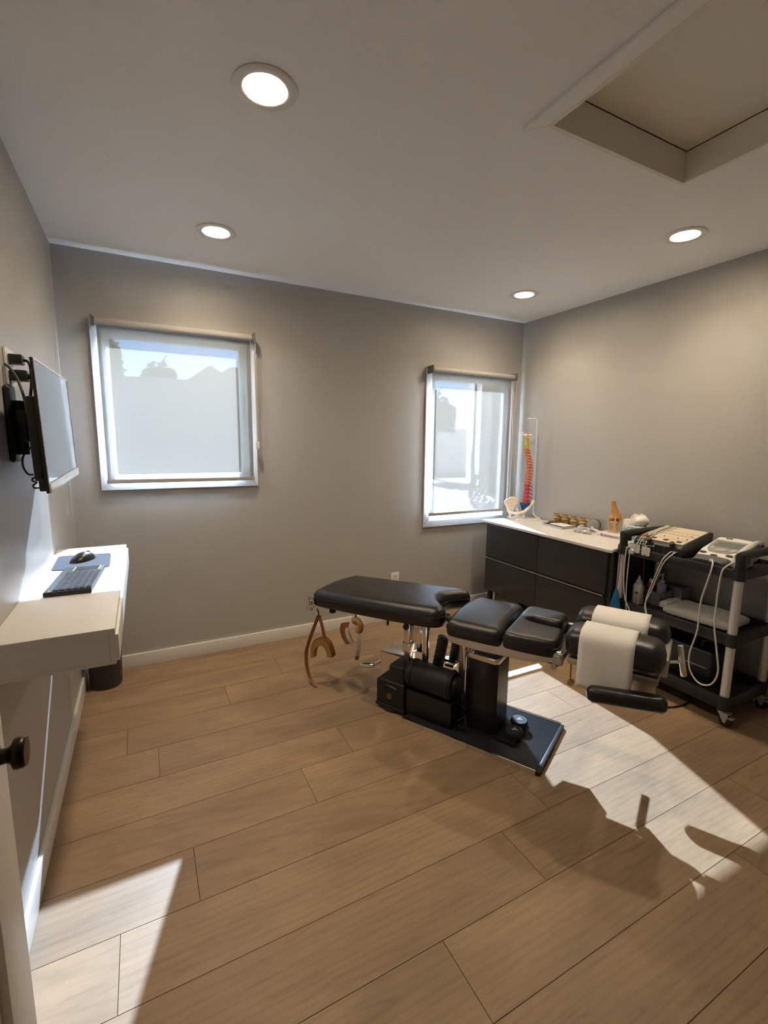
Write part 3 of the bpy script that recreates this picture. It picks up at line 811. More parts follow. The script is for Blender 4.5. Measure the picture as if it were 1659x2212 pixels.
arch_i = [(-1.262, .200), (-1.258, .240), (-1.240, .268), (-1.215, .283), (-1.190, .283), (-1.172, .268), (-1.162, .245), (-1.160, .232)]
def arch_band(y0, y1, sc=1.0):
    b = MB(); R = []
    sp = spline([(x, 0, z) for x, z in arch]); si = spline([(x, 0, z) for x, z in arch_i])
    for o_, i_ in zip(sp, si):
        R.append([Vector((o_.x, y0, o_.z))-P0, Vector((o_.x, y1, o_.z))-P0, Vector((i_.x, y1, i_.z))-P0, Vector((i_.x, y0, i_.z))-P0])
    b.rings(R); return b
put('fleece_cuff', arch_band(-.208, -.182), FLEECE, st, local=True)
b = MB(); b.ribbon([Vector((p.x*1.0, -.19, p.z))-P0 for p in spline([(x, 0, z+.004) for x, z in arch])], (0, 1, 0), .032, .004, smooth=False); put('cuff_leather', b, TAN, st, local=True)
st = thing('ankle_strap', 'folded leather cuff strap with pale lining hanging under the long cushion', 'strap', TM @ Vector((-.978, -.2, .48)), TA); st.scale = (TS, TS, TS)
P0 = Vector((-.978, -.2, .48))
b = MB(); b.ribbon(L((-.968, -.195, .515), (-.968, -.196, .49), (-.966, -.197, .46)), (1, .3, 0), .012, .003); b.tube(L((-.985, -.198, .512), (-.984, -.198, .49), (-.984, -.2, .465)), .0015, 6); put('hanger', b, TAN, st, local=True)
b = MB(); b.ribbon(L((-1.030, -.205, .462), (-1.034, -.21, .43), (-1.022, -.21, .39), (-.996, -.208, .352)), (.93, .2, .28), .052, .006); put('cuff', b, TAN, st, local=True)
b = MB(); b.ribbon(L((-1.012, -.2115, .440), (-1.010, -.2155, .41), (-.992, -.2155, .375), (-.978, -.212, .36)), (.93, .2, .28), .022, .004); put('cuff_lining', b, WEB, st, local=True)
b = MB(); b.tube(L((-.984, -.195, .478), (-.957, -.195, .486), (-.938, -.195, .465), (-.940, -.195, .438), (-.960, -.195, .43)), .016, 10); put('fleece_roll', b, FLEECE, st, local=True)
b = MB(); b.ribbon(L((-.945, -.205, .43), (-.936, -.207, .39), (-.938, -.207, .34), (-.950, -.204, .296)), (.8, .6, 0), .022, .004); put('strap', b, WEB, st, local=True)
b = MB(); b.ribbon(L((-.9497, -.204, .297), (-.955, -.203, .272)), (.8, .6, 0), .020, .004); put('strap_end', b, TAN, st, local=True)

# ------------------------------------------------------------------ cabinet and countertop
cab = thing('drawer_cabinet', 'glossy black four-drawer cabinet along the right wall', 'cabinet', (3.1, -.77, 0))
b = MB(); b.box((2.905, -1.345, .195), (3.32, -.155, .768), .002); put('carcass', b, CABS, cab)
for (ya, yb) in ((-.744, -.180), (-1.318, -.748)):
    for (za, zb) in ((.486, .756), (.205, .472)):
        b = MB(); b.box((2.886, ya, za), (2.905, yb, zb), .0015); d = put('drawer', b, CAB, cab)
for ya, yb in ((-1.312, -.180),):
    b = MB(); b.box((2.874, ya, .4735), (2.8935, yb, .4765)); b.box((2.874, ya, .4735), (2.8765, yb, .4835)); put('handle_rail', b, BRUSH, cab, label='long brushed handle rail between the drawer rows')
for x in (2.92, 3.28):
    for y in (-.20, -1.322):
        b = MB(); b.box((x, y-.02, 0), (x+.035, y+.02, .195), .002); put('leg', b, CABS, cab)
b = MB(); b.box((2.93, -.262, 0), (2.955, -.237, .195), .002); put('center_support', b, BRUSH, cab)
b = MB(); b.prism([(2.872, -.140), (2.838, -1.352), (2.848, -1.374), (2.898, -1.356), (3.335, -1.353), (3.335, -.140)], .769, .787, .0015, seg=1)
tag(put('countertop', b, QUARTZ), 'white countertop on the black drawer cabinet', 'countertop')
CT = .7872

# spine model
sm = thing('spine_model', 'coloured spine model with white pelvis on its stand in the corner', 'spine model', (3.22, -.25, CT))
b = MB(); b.prism([(3.165, -.10), (3.105, -.30), (3.255, -.415), (3.338, -.32), (3.30, -.13)], CT, CT+.009, .003); put('stand_base', b, WHITEM, sm)
b = MB(); b.tube([(3.30, -.36, CT+.012), (3.285, -.315, CT+.03), (3.283, -.292, CT+.06)], .006, 10); b.tube([(3.283, -.292, CT+.04), (3.275, -.284, 1.610), (3.268, -.277, 1.622), (3.226, -.234, 1.623)], .0055, 10, smooth=False); b.ball((3.226, -.234, 1.623), .008, 1); put('stand_pole', b, mat('pole_cream', (.66, .64, .60), .4), sm)
XD = Vector((.69, -.72, 0))          # towards the right as seen in the room's diagonal
FD = Vector((-.72, -.69, 0))         # front of the model
Cspine = [(1.474, 0), (1.44, .001), (1.40, .004), (1.372, .006), (1.33, .013), (1.295, .024), (1.26, .031), (1.23, .034), (1.20, .035), (1.169, .033), (1.12, .029), (1.088, .026), (1.05, .026), (1.017, .026), (.97, .024), (.929, .022), (.90, .018)]
def sx(z):
    for (z0, a), (z1, c) in zip(Cspine, Cspine[1:]):
        if z1 <= z <= z0: return a+(c-a)*(z0-z)/(z0-z1)
    return Cspine[0][1] if z > 1.4 else Cspine[-1][1]
BASEP = Vector((3.2, -.25, 0))
def spt(z, dx=0, df=0): return BASEP+XD*(sx(z)+dx)+FD*df+Vector((0, 0, z))
YEL = mat('vertebra_yellow', (.62, .52, .06), .4); ORA = mat('vertebra_orange', (.62, .135, .03), .4); PNK = mat('vertebra_pink', (.56, .045, .075), .4); BLU = mat('sacrum_blue', (.008, .07, .19), .35)
DISC = mat('disc', (.78, .66, .50), .5); PINKL = mat('disc_pink', (.75, .25, .22), .5)
segs = []
for i in range(7): segs.append((1.466-i*(1.466-1.379)/7*1.0, (1.466-1.379)/7, .0155, .011, YEL))
for i in range(12): segs.append((1.379-i*(1.379-1.088)/12, (1.379-1.088)/12, .0165+.0035*i/12, .017, ORA))
for i in range(5): segs.append((1.088-i*(1.088-.928)/5, (1.088-.928)/5, .0225+.0035*i/5, .021, PNK))
for z, h, r, spn, mm in segs:
    b = MB(); zc = z-h/2
    o = spt(zc)
    b.lathe(o-Vector((0, 0, h*.40)), [(r*.9, 0), (r, h*.07), (r*.84, h*.35), (r*.84, h*.5), (r, h*.75), (r*.9, h*.80)], n=16)
    bk = (XD*.9-FD*.45).normalized()
    b.tube([o+bk*r*.6, o+bk*(r+spn*.45)+Vector((0, 0, -.002)), o+bk*(r+spn)+Vector((0, 0, -h*.55))], lambda t: .0062*(1-.35*t), 8)
    for sd in (-1, 1):
        sidev = (FD*.9+XD*.45).normalized()*sd
        b.tube([o+bk*r*.5, o+bk*r*.9+sidev*(r*.9), o+bk*r*1.2+sidev*(r*1.25)], lambda t: .0042*(1-.4*t), 6)
    v = put('vertebra', b, mm, sm)
    b = MB(); b.lathe(spt(z-h)-Vector((0, 0, h*.10)), [(r*.86, 0), (r*.95, h*.1), (r*.86, h*.2)], n=14); put('disc', b, PINKL if mm is PNK else DISC, v)
b = MB(); o = spt(1.470)
b.ball(o+Vector((0, 0, .017)), .016, 2, (1.1, 1.0, .8)); b.tube([o+Vector((0, 0, .008)), o-XD*.022+Vector((0, 0, .024)), o-XD*.034+FD*.005+Vector((0, 0, .046))], lambda t: .008*(1-.6*t), 8); b.tube([o+Vector((0, 0, .01)), o+XD*.024+Vector((0, 0, .018)), o+XD*.046+Vector((0, 0, .020))], lambda t: .009*(1-.5*t), 8)
put('skull_base', b, BONE, sm)
b = MB(); b.tube([o+XD*.012+FD*.014+Vector((0, 0, .004)), o+XD*.012+FD*.012+Vector((0, 0, .03)), o+XD*.010+Vector((0, 0, .046))], .005, 8); put('artery', b, mat('artery_red', (.72, .17, .12), .4), sm)
# sacrum
b = MB(); R = []
for i in range(9):
    t = i/8; z = .928-.082*t; hwid = .038*(1-t)**.8+.008
    dep = .022*(1-t)+.007
    cc = spt(.90)+Vector((0, 0, z-.90))-XD*.004*t+FD*(.006-.03*math.sin(t*2.2)*.3)
    R.append([cc+XD*hwid*math.cos(2*math.pi*k/16)+FD*dep*math.sin(2*math.pi*k/16) for k in range(16)])
b.rings(R); put('sacrum', b, BLU, sm)
# pelvis: a broad wing facing the room, a wing seen edge-on, and the front ring
def pv(x, z, f=0.0): return BASEP+XD*x+FD*f+Vector((0, 0, z))
def plate(outline, fmid, bend, th, mt):
    sp = spline([(x, 0, z) for x, z in outline], True, 6)
    cx = sum(p.x for p in sp)/len(sp); cz = sum(p.z for p in sp)/len(sp)
    b = MB()
    def ring(sc, df): return [pv(cx+(p.x-cx)*sc, cz+(p.z-cz)*sc, fmid+df+bend*(cx+(p.x-cx)*sc)) for p in sp]
    b.rings([ring(.02, -th*.2), ring(.5, -th*.45), ring(.93, -th*.5), ring(1, 0), ring(.93, th*.5), ring(.5, -th*.02), ring(.02, th*.2)])
    return put('pelvis_wing', b, mt, sm, sharp=80)
plate([(-.036, .950), (-.052, .966), (-.085, .972), (-.120, .959), (-.142, .936), (-.137, .915), (-.118, .885), (-.108, .850), (-.080, .838), (-.066, .866), (-.058, .900), (-.040, .925)], .012, -.25, .016, BONEP)
b = MB(); b.tube([pv(-.036, .950, .022), pv(-.085, .972, .035), pv(-.142, .936, .05), pv(-.118, .885, .044), pv(-.108, .850, .04), pv(-.095, .815, .034)], lambda t: .0058+.004*t, 8); put('pelvis_rim', b, BONE, sm)
b = MB(); b.tube([pv(.080, .948, -.035), pv(.079, .930, -.03), pv(.058, .900, -.006), pv(.036, .872, .02), pv(.010, .850, .04)], lambda t: .0175-.004*t, 12); put('pelvis_wing', b, BONE, sm)
b = MB()
b.tube([pv(-.102, .850, .036), pv(-.074, .842, .048), pv(-.040, .840, .056), pv(-.012, .846, .055), pv(.014, .856, .045)], .0125, 10)
b.tube([pv(-.096, .842, .034), pv(-.092, .815, .03), pv(-.078, .800, .034), pv(-.056, .806, .044), pv(-.036, .826, .052)], .0105, 10)
b.tube([pv(-.034, .826, .052), pv(-.022, .803, .046), pv(-.004, .799, .04), pv(.010, .812, .04), pv(.014, .838, .042)], .0105, 10)
b.tube([pv(-.062, .866, .02), pv(-.048, .880, .01), pv(-.036, .86, .03), pv(-.03, .845, .05)], .006, 8)
put('pelvis_ring', b, BONE, sm)

# steel tray with a white card
tray = thing('instrument_tray', 'grey metal tray on the countertop in front of the disc models', 'tray', (3.23, -.61, CT))
TR = [(3.135, -.535), (3.115, -.755), (3.265, -.745), (3.285, -.53)]
def shrink(poly, f):
    cx = sum(p[0] for p in poly)/len(poly); cy2 = sum(p[1] for p in poly)/len(poly)
    return [(cx+(x-cx)*f, cy2+(y-cy2)*f) for x, y in poly]
b = MB(); b.prism(shrink(TR, .94), CT, CT+.003); 
for i in range(4):
    a, c2 = TR[i], TR[(i+1) % 4]; ai, ci = shrink(TR, .93)[i], shrink(TR, .93)[(i+1) % 4]
    b.rings([[Vector((*ai, CT+.001)), Vector((*a, CT+.014)), Vector((*a, CT+.016)), Vector((*ai, CT+.004))], [Vector((*ci, CT+.001)), Vector((*c2, CT+.014)), Vector((*c2, CT+.016)), Vector((*ci, CT+.004))]])
put('tray_body', b, BRUSH, tray)
b = MB(); b.prism([(3.16, -.585), (3.137, -.742), (3.25, -.735), (3.268, -.575)], CT+.0165, CT+.018)
tag(put('white_card', b, mat('card_white', (.88, .87, .85), .5)), 'white card lying in the grey metal tray', 'card')
b = MB(); b.prism([(3.205, -.538), (3.215, -.60), (3.285, -.60), (3.285, -.545)], CT+.0185, CT+.026, .002)
tag(put('leather_pouch', b, mat('brown_leather', (.12, .055, .03), .5)), 'brown flat pouch at the back of the metal tray', 'pouch')
# four lumbar disc models
BAM = mat('disc_model_tan', (.52, .36, .14), .45, var=.2, vscale=50); BAMD = mat('disc_model_brown', (.20, .075, .02), .45)
def disc_model(x, y, label, first=[None], rz=0):
    if first[0] is None:
        t = thing('disc_model', label, 'disc model', (0, 0, 0), group='disc models in a row on the countertop')
        for z0 in (.0025, .040):
            b = MB(); b.lathe((0, 0, z0), [(.022, 0), (.026, .003), (.024, .008), (.0195, .015), (.0195, .019), (.024, .026), (.026, .030), (.022, .033)], n=24)
            if z0 > .02: b.tube([(.012, -.008, z0+.018), (.024, -.026, z0+.022), (.030, -.042, z0+.006)], lambda q: .011*(1-.45*q), 8); b.tube([(.012, .004, z0+.018), (.030, .006, z0+.024), (.036, -.006, z0+.012)], lambda q: .009*(1-.4*q), 8)
            put('vertebra', b, BAM, t, local=True)
            b = MB(); b.lathe((0, 0, z0+.0328), [(.0215, 0), (.0225, .002), (.0215, .0045)], n=24); put('disc', b, BAMD, t, local=True)
        b = MB(); b.prism([(-.027, -.030), (.032, -.030), (.032, .030), (-.027, .030)], 0, .0025); put('model_base', b, mat('model_base', (.05, .035, .025), .5), t, local=True)
        first[0] = t; t.location = (x, y, CT); t.rotation_euler = (0, 0, rz); return t
    return dup(first[0], (x, y, CT), rz, label)
disc_model(3.312, -.515, 'tan disc model nearest the spine model, tallest in its row')
disc_model(3.309, -.606, 'second tan disc model from the spine model in the row by the wall')
disc_model(3.304, -.692, 'third tan disc model from the spine model in the row by the wall')
disc_model(3.302, -.780, 'tan disc model at the row end nearest the massage head')
# hand instruments
ai = thing('adjusting_instrument', 'silver hand instrument lying on the countertop', 'instrument', (3.15, -.92, CT))
A = Vector((3.125, -.835, CT+.012)); Bp = Vector((3.150, -.985, CT+.014)); dv = (Bp-A).normalized()
b = MB(); b.lathe(A, [(.002, 0), (.006, .012), (.0095, .02), (.0095, .03), (.0075, .032), (.0075, .045), (.011, .048), (.011, .062), (.0085, .064), (.0085, .085), (.0115, .088), (.0115, .105), (.009, .108), (.009, .122), (.011, .125), (.010, .15), (.002, .151)], dv, 20); put('barrel', b, BRUSH, ai)
b = MB(); b.tube([A+dv*.10+Vector((.012, 0, 0)), Vector((3.19, -.93, CT+.03)), Vector((3.205, -.87, CT+.026)), Vector((3.18, -.84, CT+.016))], .005, 8); put('trigger', b, SILVER, ai)
mg = thing('massage_tool', 'grey tool with a round head resting at the wall on the countertop', 'massage tool', (3.27, -.86, CT))
b = MB(); b.cyl((3.305, -.880, CT+.042), (3.262, -.896, CT+.042), .041, n=32, bev=.007); put('head', b, mat('grey_metal', (.38, .38, .37), .35, .4), mg)
b = MB(); b.cyl((3.325, -.873, CT+.042), (3.303, -.881, CT+.042), .0415, n=32, bev=.006); put('cap', b, mat('slate', (.06, .065, .075), .45), mg)
b = MB(); b.tube([(3.262, -.898, CT+.03), (3.235, -.92, CT+.024), (3.235, -.96, CT+.018), (3.25, -1.00, CT+.011)], lambda q: .010-.003*q, 10); b.tube([(3.255, -.82, CT+.026), (3.215, -.815, CT+.022), (3.20, -.845, CT+.018)], .009, 10); put('handle', b, SILVER, mg)

# knee model on a printed base
kn = thing('knee_model', 'tan knee joint model on a white printed base', 'knee model', (3.25, -1.09, CT))
b = MB(); b.prism([(3.165, -1.005), (3.175, -1.215), (3.325, -1.205), (3.315, -.995)], CT, CT+.024, .002, seg=1); put('base', b, WHITEM, kn)
KB = mat('knee_bone', (.52, .26, .09), .38, var=.3, vscale=25); KL = mat('knee_ligament', (.66, .40, .21), .4, var=.15, vscale=30)
kx, ky, kz = 3.245, -1.078, CT+.024
side = Vector((.58, -.81, 0))
def kp(s_, z, f=0): return Vector((kx, ky, kz))+side*s_+Vector((-.81, -.58, 0))*f+Vector((0, 0, z))
b = MB(); b.tube([kp(-.012, .222), kp(-.008, .19), kp(.000, .16), kp(.010, .130), kp(.014, .104)], lambda t: .0155+.018*t**1.5, 18)
b.ball(kp(-.012, .106, .004), .021, 3, (1, 1, .9)); b.ball(kp(.034, .108, 0), .021, 3, (.9, .9, 1.35)); put('femur', b, KB, kn, sharp=80)
b = MB(); b.ball(kp(.004, .078), .028, 2, (1.15, 1.15, .5)); b.tube([kp(.006, .078), kp(.008, .05), kp(.010, .02), kp(.010, -.002)], lambda t: .021-.007*t, 14); put('tibia', b, KL, kn, sharp=80)
b = MB(); b.tube([kp(-.028, .098), kp(-.031, .085), kp(-.026, .05), kp(-.020, -.002)], lambda t: .0085-.002*t, 10); put('fibula', b, KL, kn)
b = MB(); b.ball(kp(.002, .092, .006), .026, 2, (1, 1, .22)); put('meniscus', b, mat('meniscus', (.17, .05, .02), .4), kn)
b = MB(); b.tube([kp(.012, .12, .024), kp(.010, .09, .032), kp(.008, .05, .024)], .0055, 8); b.tube([kp(.050, .125, .004), kp(.046, .09, .006), kp(.030, .045, .004)], .006, 8); put('ligament', b, KL, kn)
tx = bpy.data.curves.new('print', 'FONT'); tx.body = 'bioventus'; tx.size = .028; tx.extrude = .0003
to = bpy.data.objects.new('tmp', tx); COL.objects.link(to)
bpy.context.view_layer.update()
me = bpy.data.meshes.new_from_object(to.evaluated_get(bpy.context.evaluated_depsgraph_get())); bpy.data.objects.remove(to)
lo = bpy.data.objects.new('lettering', me); COL.objects.link(lo); me.materials.append(mat('print_plum', (.28, .05, .18), .5))
lo.rotation_euler = (math.pi/2, 0, math.radians(-87.3)); lo.location = (3.1660, -1.068, CT+.004)
lo.parent = kn; lo.matrix_parent_inverse = worldm(kn).inverted()
b = MB(); ang = math.radians(-87.3)
mo4 = Matrix.Translation((3.1655, -1.052, CT+.0125)) @ Matrix.Rotation(ang, 4, 'Z') @ Matrix.Rotation(math.pi/2, 4, 'X')
b.lathe((0, 0, 0), [(.0095, 0), (.0095, .0004), (.007, .0004), (.007, 0)], n=24)
b.box((-.0095, -.001, 0), (.0095, .001, .0004)); b.box((-.001, -.0095, 0), (.001, .0095, .0004))
for v in b.bm.verts: v.co = mo4 @ v.co
put('emblem', b, mat('print_rose', (.60, .14, .22), .5), kn)

# leaflets and tissue box
lf = thing('leaflet_stand', 'white leaflet box with a pink knee drawing behind the knee model', 'leaflets', (3.30, -1.19, CT))
b = MB(); b.box((3.264, -1.235, CT+.0245), (3.275, -1.135, CT+.118), .001); b.box((3.275, -1.225, CT+.0245), (3.33, -1.125, CT+.125), .001); put('leaflet', b, mat('leaflet_white', (.82, .79, .78), .5), lf)
b = MB(); b.box((3.2605, -1.205, CT+.045), (3.2621, -1.180, CT+.070)); b.box((3.2605, -1.201, CT+.072), (3.2621, -1.185, CT+.100)); put('leaflet_print', b, mat('leaflet_pink', (.50, .20, .24), .5), lf)
tb = thing('tissue_box', 'patterned blue tissue box with a white tissue behind the cart handle', 'tissue box', (3.18, -1.30, CT))
TISS = bpy.data.materials.new('tissue_print'); TISS.use_nodes = True
_n = TISS.node_tree.nodes; _l = TISS.node_tree.links
_v = _n.new('ShaderNodeTexNoise'); _v.inputs['Scale'].default_value = 60; _v.inputs['Detail'].default_value = 3
_t = _n.new('ShaderNodeTexCoord'); _l.new(_t.outputs['Object'], _v.inputs['Vector'])
_r = _n.new('ShaderNodeValToRGB'); _r.color_ramp.elements[0].position = .45; _r.color_ramp.elements[1].position = .58
_r.color_ramp.elements[0].color = (.25, .40, .50, 1); _r.color_ramp.elements[1].color = (.70, .76, .78, 1)
_l.new(_v.outputs['Fac'], _r.inputs[0]); _l.new(_r.outputs[0], _n['Principled BSDF'].inputs['Base Color'])
b = MB(); b.box((3.11, -1.350, CT), (3.255, -1.245, CT+.112), .003); put('box', b, TISS, tb)
b = MB(); b.box((3.12, -1.342, CT+.1118), (3.245, -1.253, CT+.1132), .001); put('box_top', b, mat('box_top_grey', (.55, .56, .55), .6), tb)
b = MB(); R = []
for i in range(7):
    t = i/6; rr = .012+.034*math.sin(math.pi*min(1, t*.75+.12)); z = CT+.108+.062*t
    R.append([Vector((3.19+rr*math.cos(a)*(1+.38*math.sin(5*a+t*3)), -1.300+rr*1.15*math.sin(a)*(1+.38*math.cos(4*a+2*t)), z+.004+.016*math.sin(3*a+1)*t)) for a in [2*math.pi*k/28 for k in range(28)]])
b.rings(R); put('tissue', b, mat('tissue_white', (.82, .80, .77), .9), tb, sharp=80)

# ------------------------------------------------------------------ equipment cart
ct = thing('utility_cart', 'black three-shelf utility cart with silver poles and casters', 'cart', (3.11, -1.70, 0))
cx0, cx1, cy0, cy1 = 2.930, 3.292, -2.010, -1.385
def tray_shelf(z0, z1, floor_z):
    b = MB(); o = .022
    X0, X1, Y0, Y1 = cx0-o, cx1+o, cy0-o, cy1+o
    b.box((X0+.01, Y0+.01, z0+.01), (X1-.01, Y1-.01, floor_z))
    b.box((X0, Y0+.02, z0), (X0+.022, Y1-.02, z1), .005); b.box((X1-.022, Y0+.02, z0), (X1, Y1-.02, z1), .005)
    b.box((X0, Y0, z0), (X1, Y0+.022, z1), .005); b.box((X0, Y1-.022, z0), (X1, Y1, z1), .005)
    for x in (cx0, cx1):
        for y in (cy0, cy1): b.cyl((x, y, z0-.004), (x, y, z1+.006), .028, n=24)
    return put('shelf', b, BLACKP, ct)
tray_shelf(.765, .812, .792); tray_shelf(.425, .480, .449); tray_shelf(.085, .150, .118)
for x in (cx0, cx1):
    for y in (cy0, cy1):
        b = MB(); b.cyl((x, y, .11), (x, y, .80), .0205, n=28); put('pole', b, ALUP, ct)
for y in (cy0, cy1):
    b = MB(); R = []
    b.tube([(cx0, y, .79), (cx0, y, .845), (cx0+.004, y, .872), (cx0+.025, y, .884), (cx1-.025, y, .884), (cx1-.004, y, .872), (cx1, y, .845), (cx1, y, .79)], .022, 16)
    b.box((cx0-.018, y-.020, .84), (cx0+.05, y+.020, .897), .010, 3); put('handle', b, BLACKP, ct)
CASTM = mat('caster_zinc', (.55, .57, .56), .35, .7)
for x in (cx0, cx1):
    for y in (cy0, cy1):
        b = MB(); b.cyl((x, y, .072), (x, y, .088), .022); b.box((x-.022, y-.034, .066), (x+.022, y+.014, .073), .002)
        for sx_ in (-.018, .015): b.prism([(y-.034, .071), (y+.014, .071), (y-.012, .024), (y-.024, .024)], x+sx_, x+sx_+.003, 0, Matrix(((0, 0, 1, 0), (1, 0, 0, 0), (0, 1, 0, 0), (0, 0, 0, 1))))
        b.box((x-.016, y-.052, .050), (x+.016, y-.030, .056), .002)
        ca = put('caster', b, CASTM, ct)
        b = MB(); b.cyl((x-.013, y-.018, .0305), (x+.013, y-.018, .0305), .030, n=28, bev=.005); put('wheel', b, RUBBER, ca)
# electrotherapy unit
SH = .7925
eu = thing('electrotherapy_unit', 'black sloped electrotherapy unit with cream control panel on the cart top', 'therapy unit', (3.14, -1.55, SH))
Mx = Matrix(((0, 0, 1, 0), (1, 0, 0, 0), (0, 1, 0, 0), (0, 0, 0, 1)))   # (y,z,x)->
YZ = Matrix(((1, 0, 0, 0), (0, 0, 1, 0), (0, 1, 0, 0), (0, 0, 0, 1)))   # poly (x,z) extruded along y
prof = [(2.985, SH+.006), (2.985, SH+.052), (3.005, SH+.070), (3.265, SH+.125), (3.285, SH+.120), (3.285, SH+.006)]
b = MB(); b.prism(prof, -1.695, -1.412, .003, YZ, 1); put('housing', b, mat('unit_black', (.022, .023, .024), .45), eu)
slope = math.atan2(.055, .26)
def on_slope(x, y, h): return Vector((x, y, SH+.070+(x-3.005)*math.tan(slope)+h))
def slab(mb, x0, x1, y0, y1, h0, h1):
    mb.rings([[on_slope(x0, y0, h0), on_slope(x1, y0, h0), on_slope(x1, y1, h0), on_slope(x0, y1, h0)], [on_slope(x0, y0, h1), on_slope(x1, y0, h1), on_slope(x1, y1, h1), on_slope(x0, y1, h1)]])
b = MB(); slab(b, 3.012, 3.258, -1.682, -1.425, .0002, .0016); put('control_panel', b, mat('panel_cream', (.70, .60, .45), .5), eu)
b = MB()
for xx in (3.062, 3.130, 3.178): slab(b, xx, xx+.0025, -1.682, -1.425, .0014, .0021)
slab(b, 3.15, 3.155, -1.66, -1.645, .0014, .0024)
for i in range(9): slab(b, 3.145+.004*(i % 2), 3.148+.004*(i % 2), -1.655+.024*i, -1.640+.024*i, .0014, .0021); slab(b, 3.095, 3.0975, -1.66+.025*i, -1.645+.025*i, .0014, .0021)
put('panel_print', b, mat('print_dark', (.10, .085, .07), .5), eu)
for yy in (-1.645, -1.57, -1.50, -1.455):
    b = MB(); slab(b, 3.030, 3.052, yy-.014, yy+.014, .0014, .0026); put('display_window', b, mat('dark_red', (.09, .012, .015), .25), eu)
b = MB()
for yy in (-1.66, -1.61, -1.53, -1.45): b.cyl(on_slope(3.09, yy, .0015), on_slope(3.089, yy, .005), .004, n=12)
put('indicator_button', b, mat('button_brown', (.09, .04, .03), .4), eu)
for yy in (-1.508, -1.64):
    b = MB(); n0 = Vector((-.55, 0, .83)); p = Vector((2.994, yy, SH+.061))
    b.lathe(p, [(.017, 0), (.017, .004), (.0135, .006), (.013, .024), (.0, .0245)], n0, 20); put('knob', b, BLACKP, eu)
b = MB(); b.box((2.9835, -1.6, SH+.008), (2.985, -1.5985, SH+.05)); b.box((2.9835, -1.54, SH+.008), (2.985, -1.5385, SH+.05)); put('front_line', b, mat('line_grey', (.28, .28, .27), .5), eu)
for yy in (-1.475, -1.49, -1.655, -1.668):
    b = MB(); b.cyl((2.985, yy, SH+.030), (2.972, yy, SH+.029), .0055, .0045, n=14); put('jack', b, GREYP, eu)
# lead bundle lying over the unit's left side
LEADR = mat('lead_red', (.30, .02, .02), .4)
for i in range(5):
    y0 = -1.425-.016*i
    cable('lead_wire', 'one of the thin white lead wires bundled over the electrotherapy unit', [on_slope(3.245, y0-.02+.01*(i % 2), .006+.004*(i % 2)), on_slope(3.17, y0-.005*((i*7) % 3), .009), on_slope(3.09, y0+.006*((i*5) % 3), .007), on_slope(3.02, y0-.002, .008), (2.985, y0, SH+.05), (2.968, y0-.004, SH+.035)], .0021, CORDW if i % 3 else CORDB, 'lead wire')['group'] = 'lead wires over the electrotherapy unit'
for i in range(3):
    y0 = -1.432-.022*i
    b = MB(); b.tube([on_slope(3.05, y0, .010), on_slope(3.015, y0-.002, .011)], .0042, 8)
    o = tag(put('lead_connector', b, LEADR), 'red lead plug lying among the wires on the electrotherapy unit', 'lead plug', 'red lead plugs on the electrotherapy unit')
# electrode pads hanging at the cart front with leads
for i, (yy, zz, lab) in enumerate(((-1.487, .817, 'left white square electrode pad hanging at the cart front'), (-1.548, .812, 'right white square electrode pad hanging at the cart front'))):
    ep = thing('electrode_pad', lab, 'electrode pad', (2.882, yy, zz))
    b = MB(); mm = Matrix.Translation((2.898, yy, zz)) @ Matrix.Rotation(math.radians(-90), 4, 'Y')
    s2 = .0255; pts = []
    for cx_, cy_ in ((1, 1), (-1, 1), (-1, -1), (1, -1)):
        for k in range(5):
            a = math.atan2(cy_, cx_)-math.pi/4+math.pi/2*k/4; pts.append((cx_*(s2-.008)+.008*math.cos(a), cy_*(s2-.008)+.008*math.sin(a)))
    b.prism(pts, 0, .0025, .0006, mm, 1); put('pad', b, mat('pad_white', (.74, .71, .68), .6), ep)
    b = MB(); b.tube([(2.894, yy, zz+.006), (2.892, yy-.001, zz+.02), (2.905, yy-.002, zz+.034), (2.95, yy-.004, SH+.045), (2.968, yy, SH+.05)], .0016, 8); put('pad_lead', b, CORDW, ep)
WL = [[(2.972, -1.655, SH+.029), (2.93, -1.668, .83), (2.888, -1.66, .80), (2.886, -1.642, .752), (2.886, -1.596, .594), (2.886, -1.583, .519), (2.886, -1.60, .44), (2.89, -1.605, .40)],
      [(2.972, -1.668, SH+.029), (2.93, -1.685, .825), (2.888, -1.672, .79), (2.886, -1.650, .74), (2.884, -1.61, .60), (2.886, -1.58, .51), (2.886, -1.59, .455), (2.89, -1.592, .41)],
      [(2.93, -1.445, .820), (2.893, -1.44, .818), (2.886, -1.436, .79), (2.886, -1.433, .67), (2.886, -1.450, .52), (2.887, -1.48, .46), (2.89, -1.50, .42)],
      [(2.93, -1.462, .815), (2.893, -1.462, .80), (2.886, -1.459, .774), (2.886, -1.457, .615), (2.886, -1.462, .50), (2.887, -1.472, .43)]]
for q, lab in zip(WL, ('white lead cord from the electrotherapy unit jack, first of the crossing pair', 'white lead cord from the electrotherapy unit jack, second of the crossing pair', 'white looped cord hanging by the left cart pole', 'thin white cord hanging beside the looped cord near the left cart pole')):
    b = MB(); b.tube(q, .0028); put('lead_cord', b, CORDW, eu)
cable('black_lead', 'thin black cord hanging before the bottle on the cart', [(2.972, -1.51, .81), (2.905, -1.54, .80), (2.886, -1.552, .76), (2.886, -1.56, .62), (2.886, -1.575, .50), (2.886, -1.60, .42)], .0022, CORDB, 'cord')
b = MB(); b.box((2.9025, -1.475, .808), (2.908, -1.435, .834), .002)
tag(put('paper_label', b, mat('label_white', (.75, .74, .70), .5)), 'small white tag at the left corner of the cart top', 'tag')
b = MB(); R = []
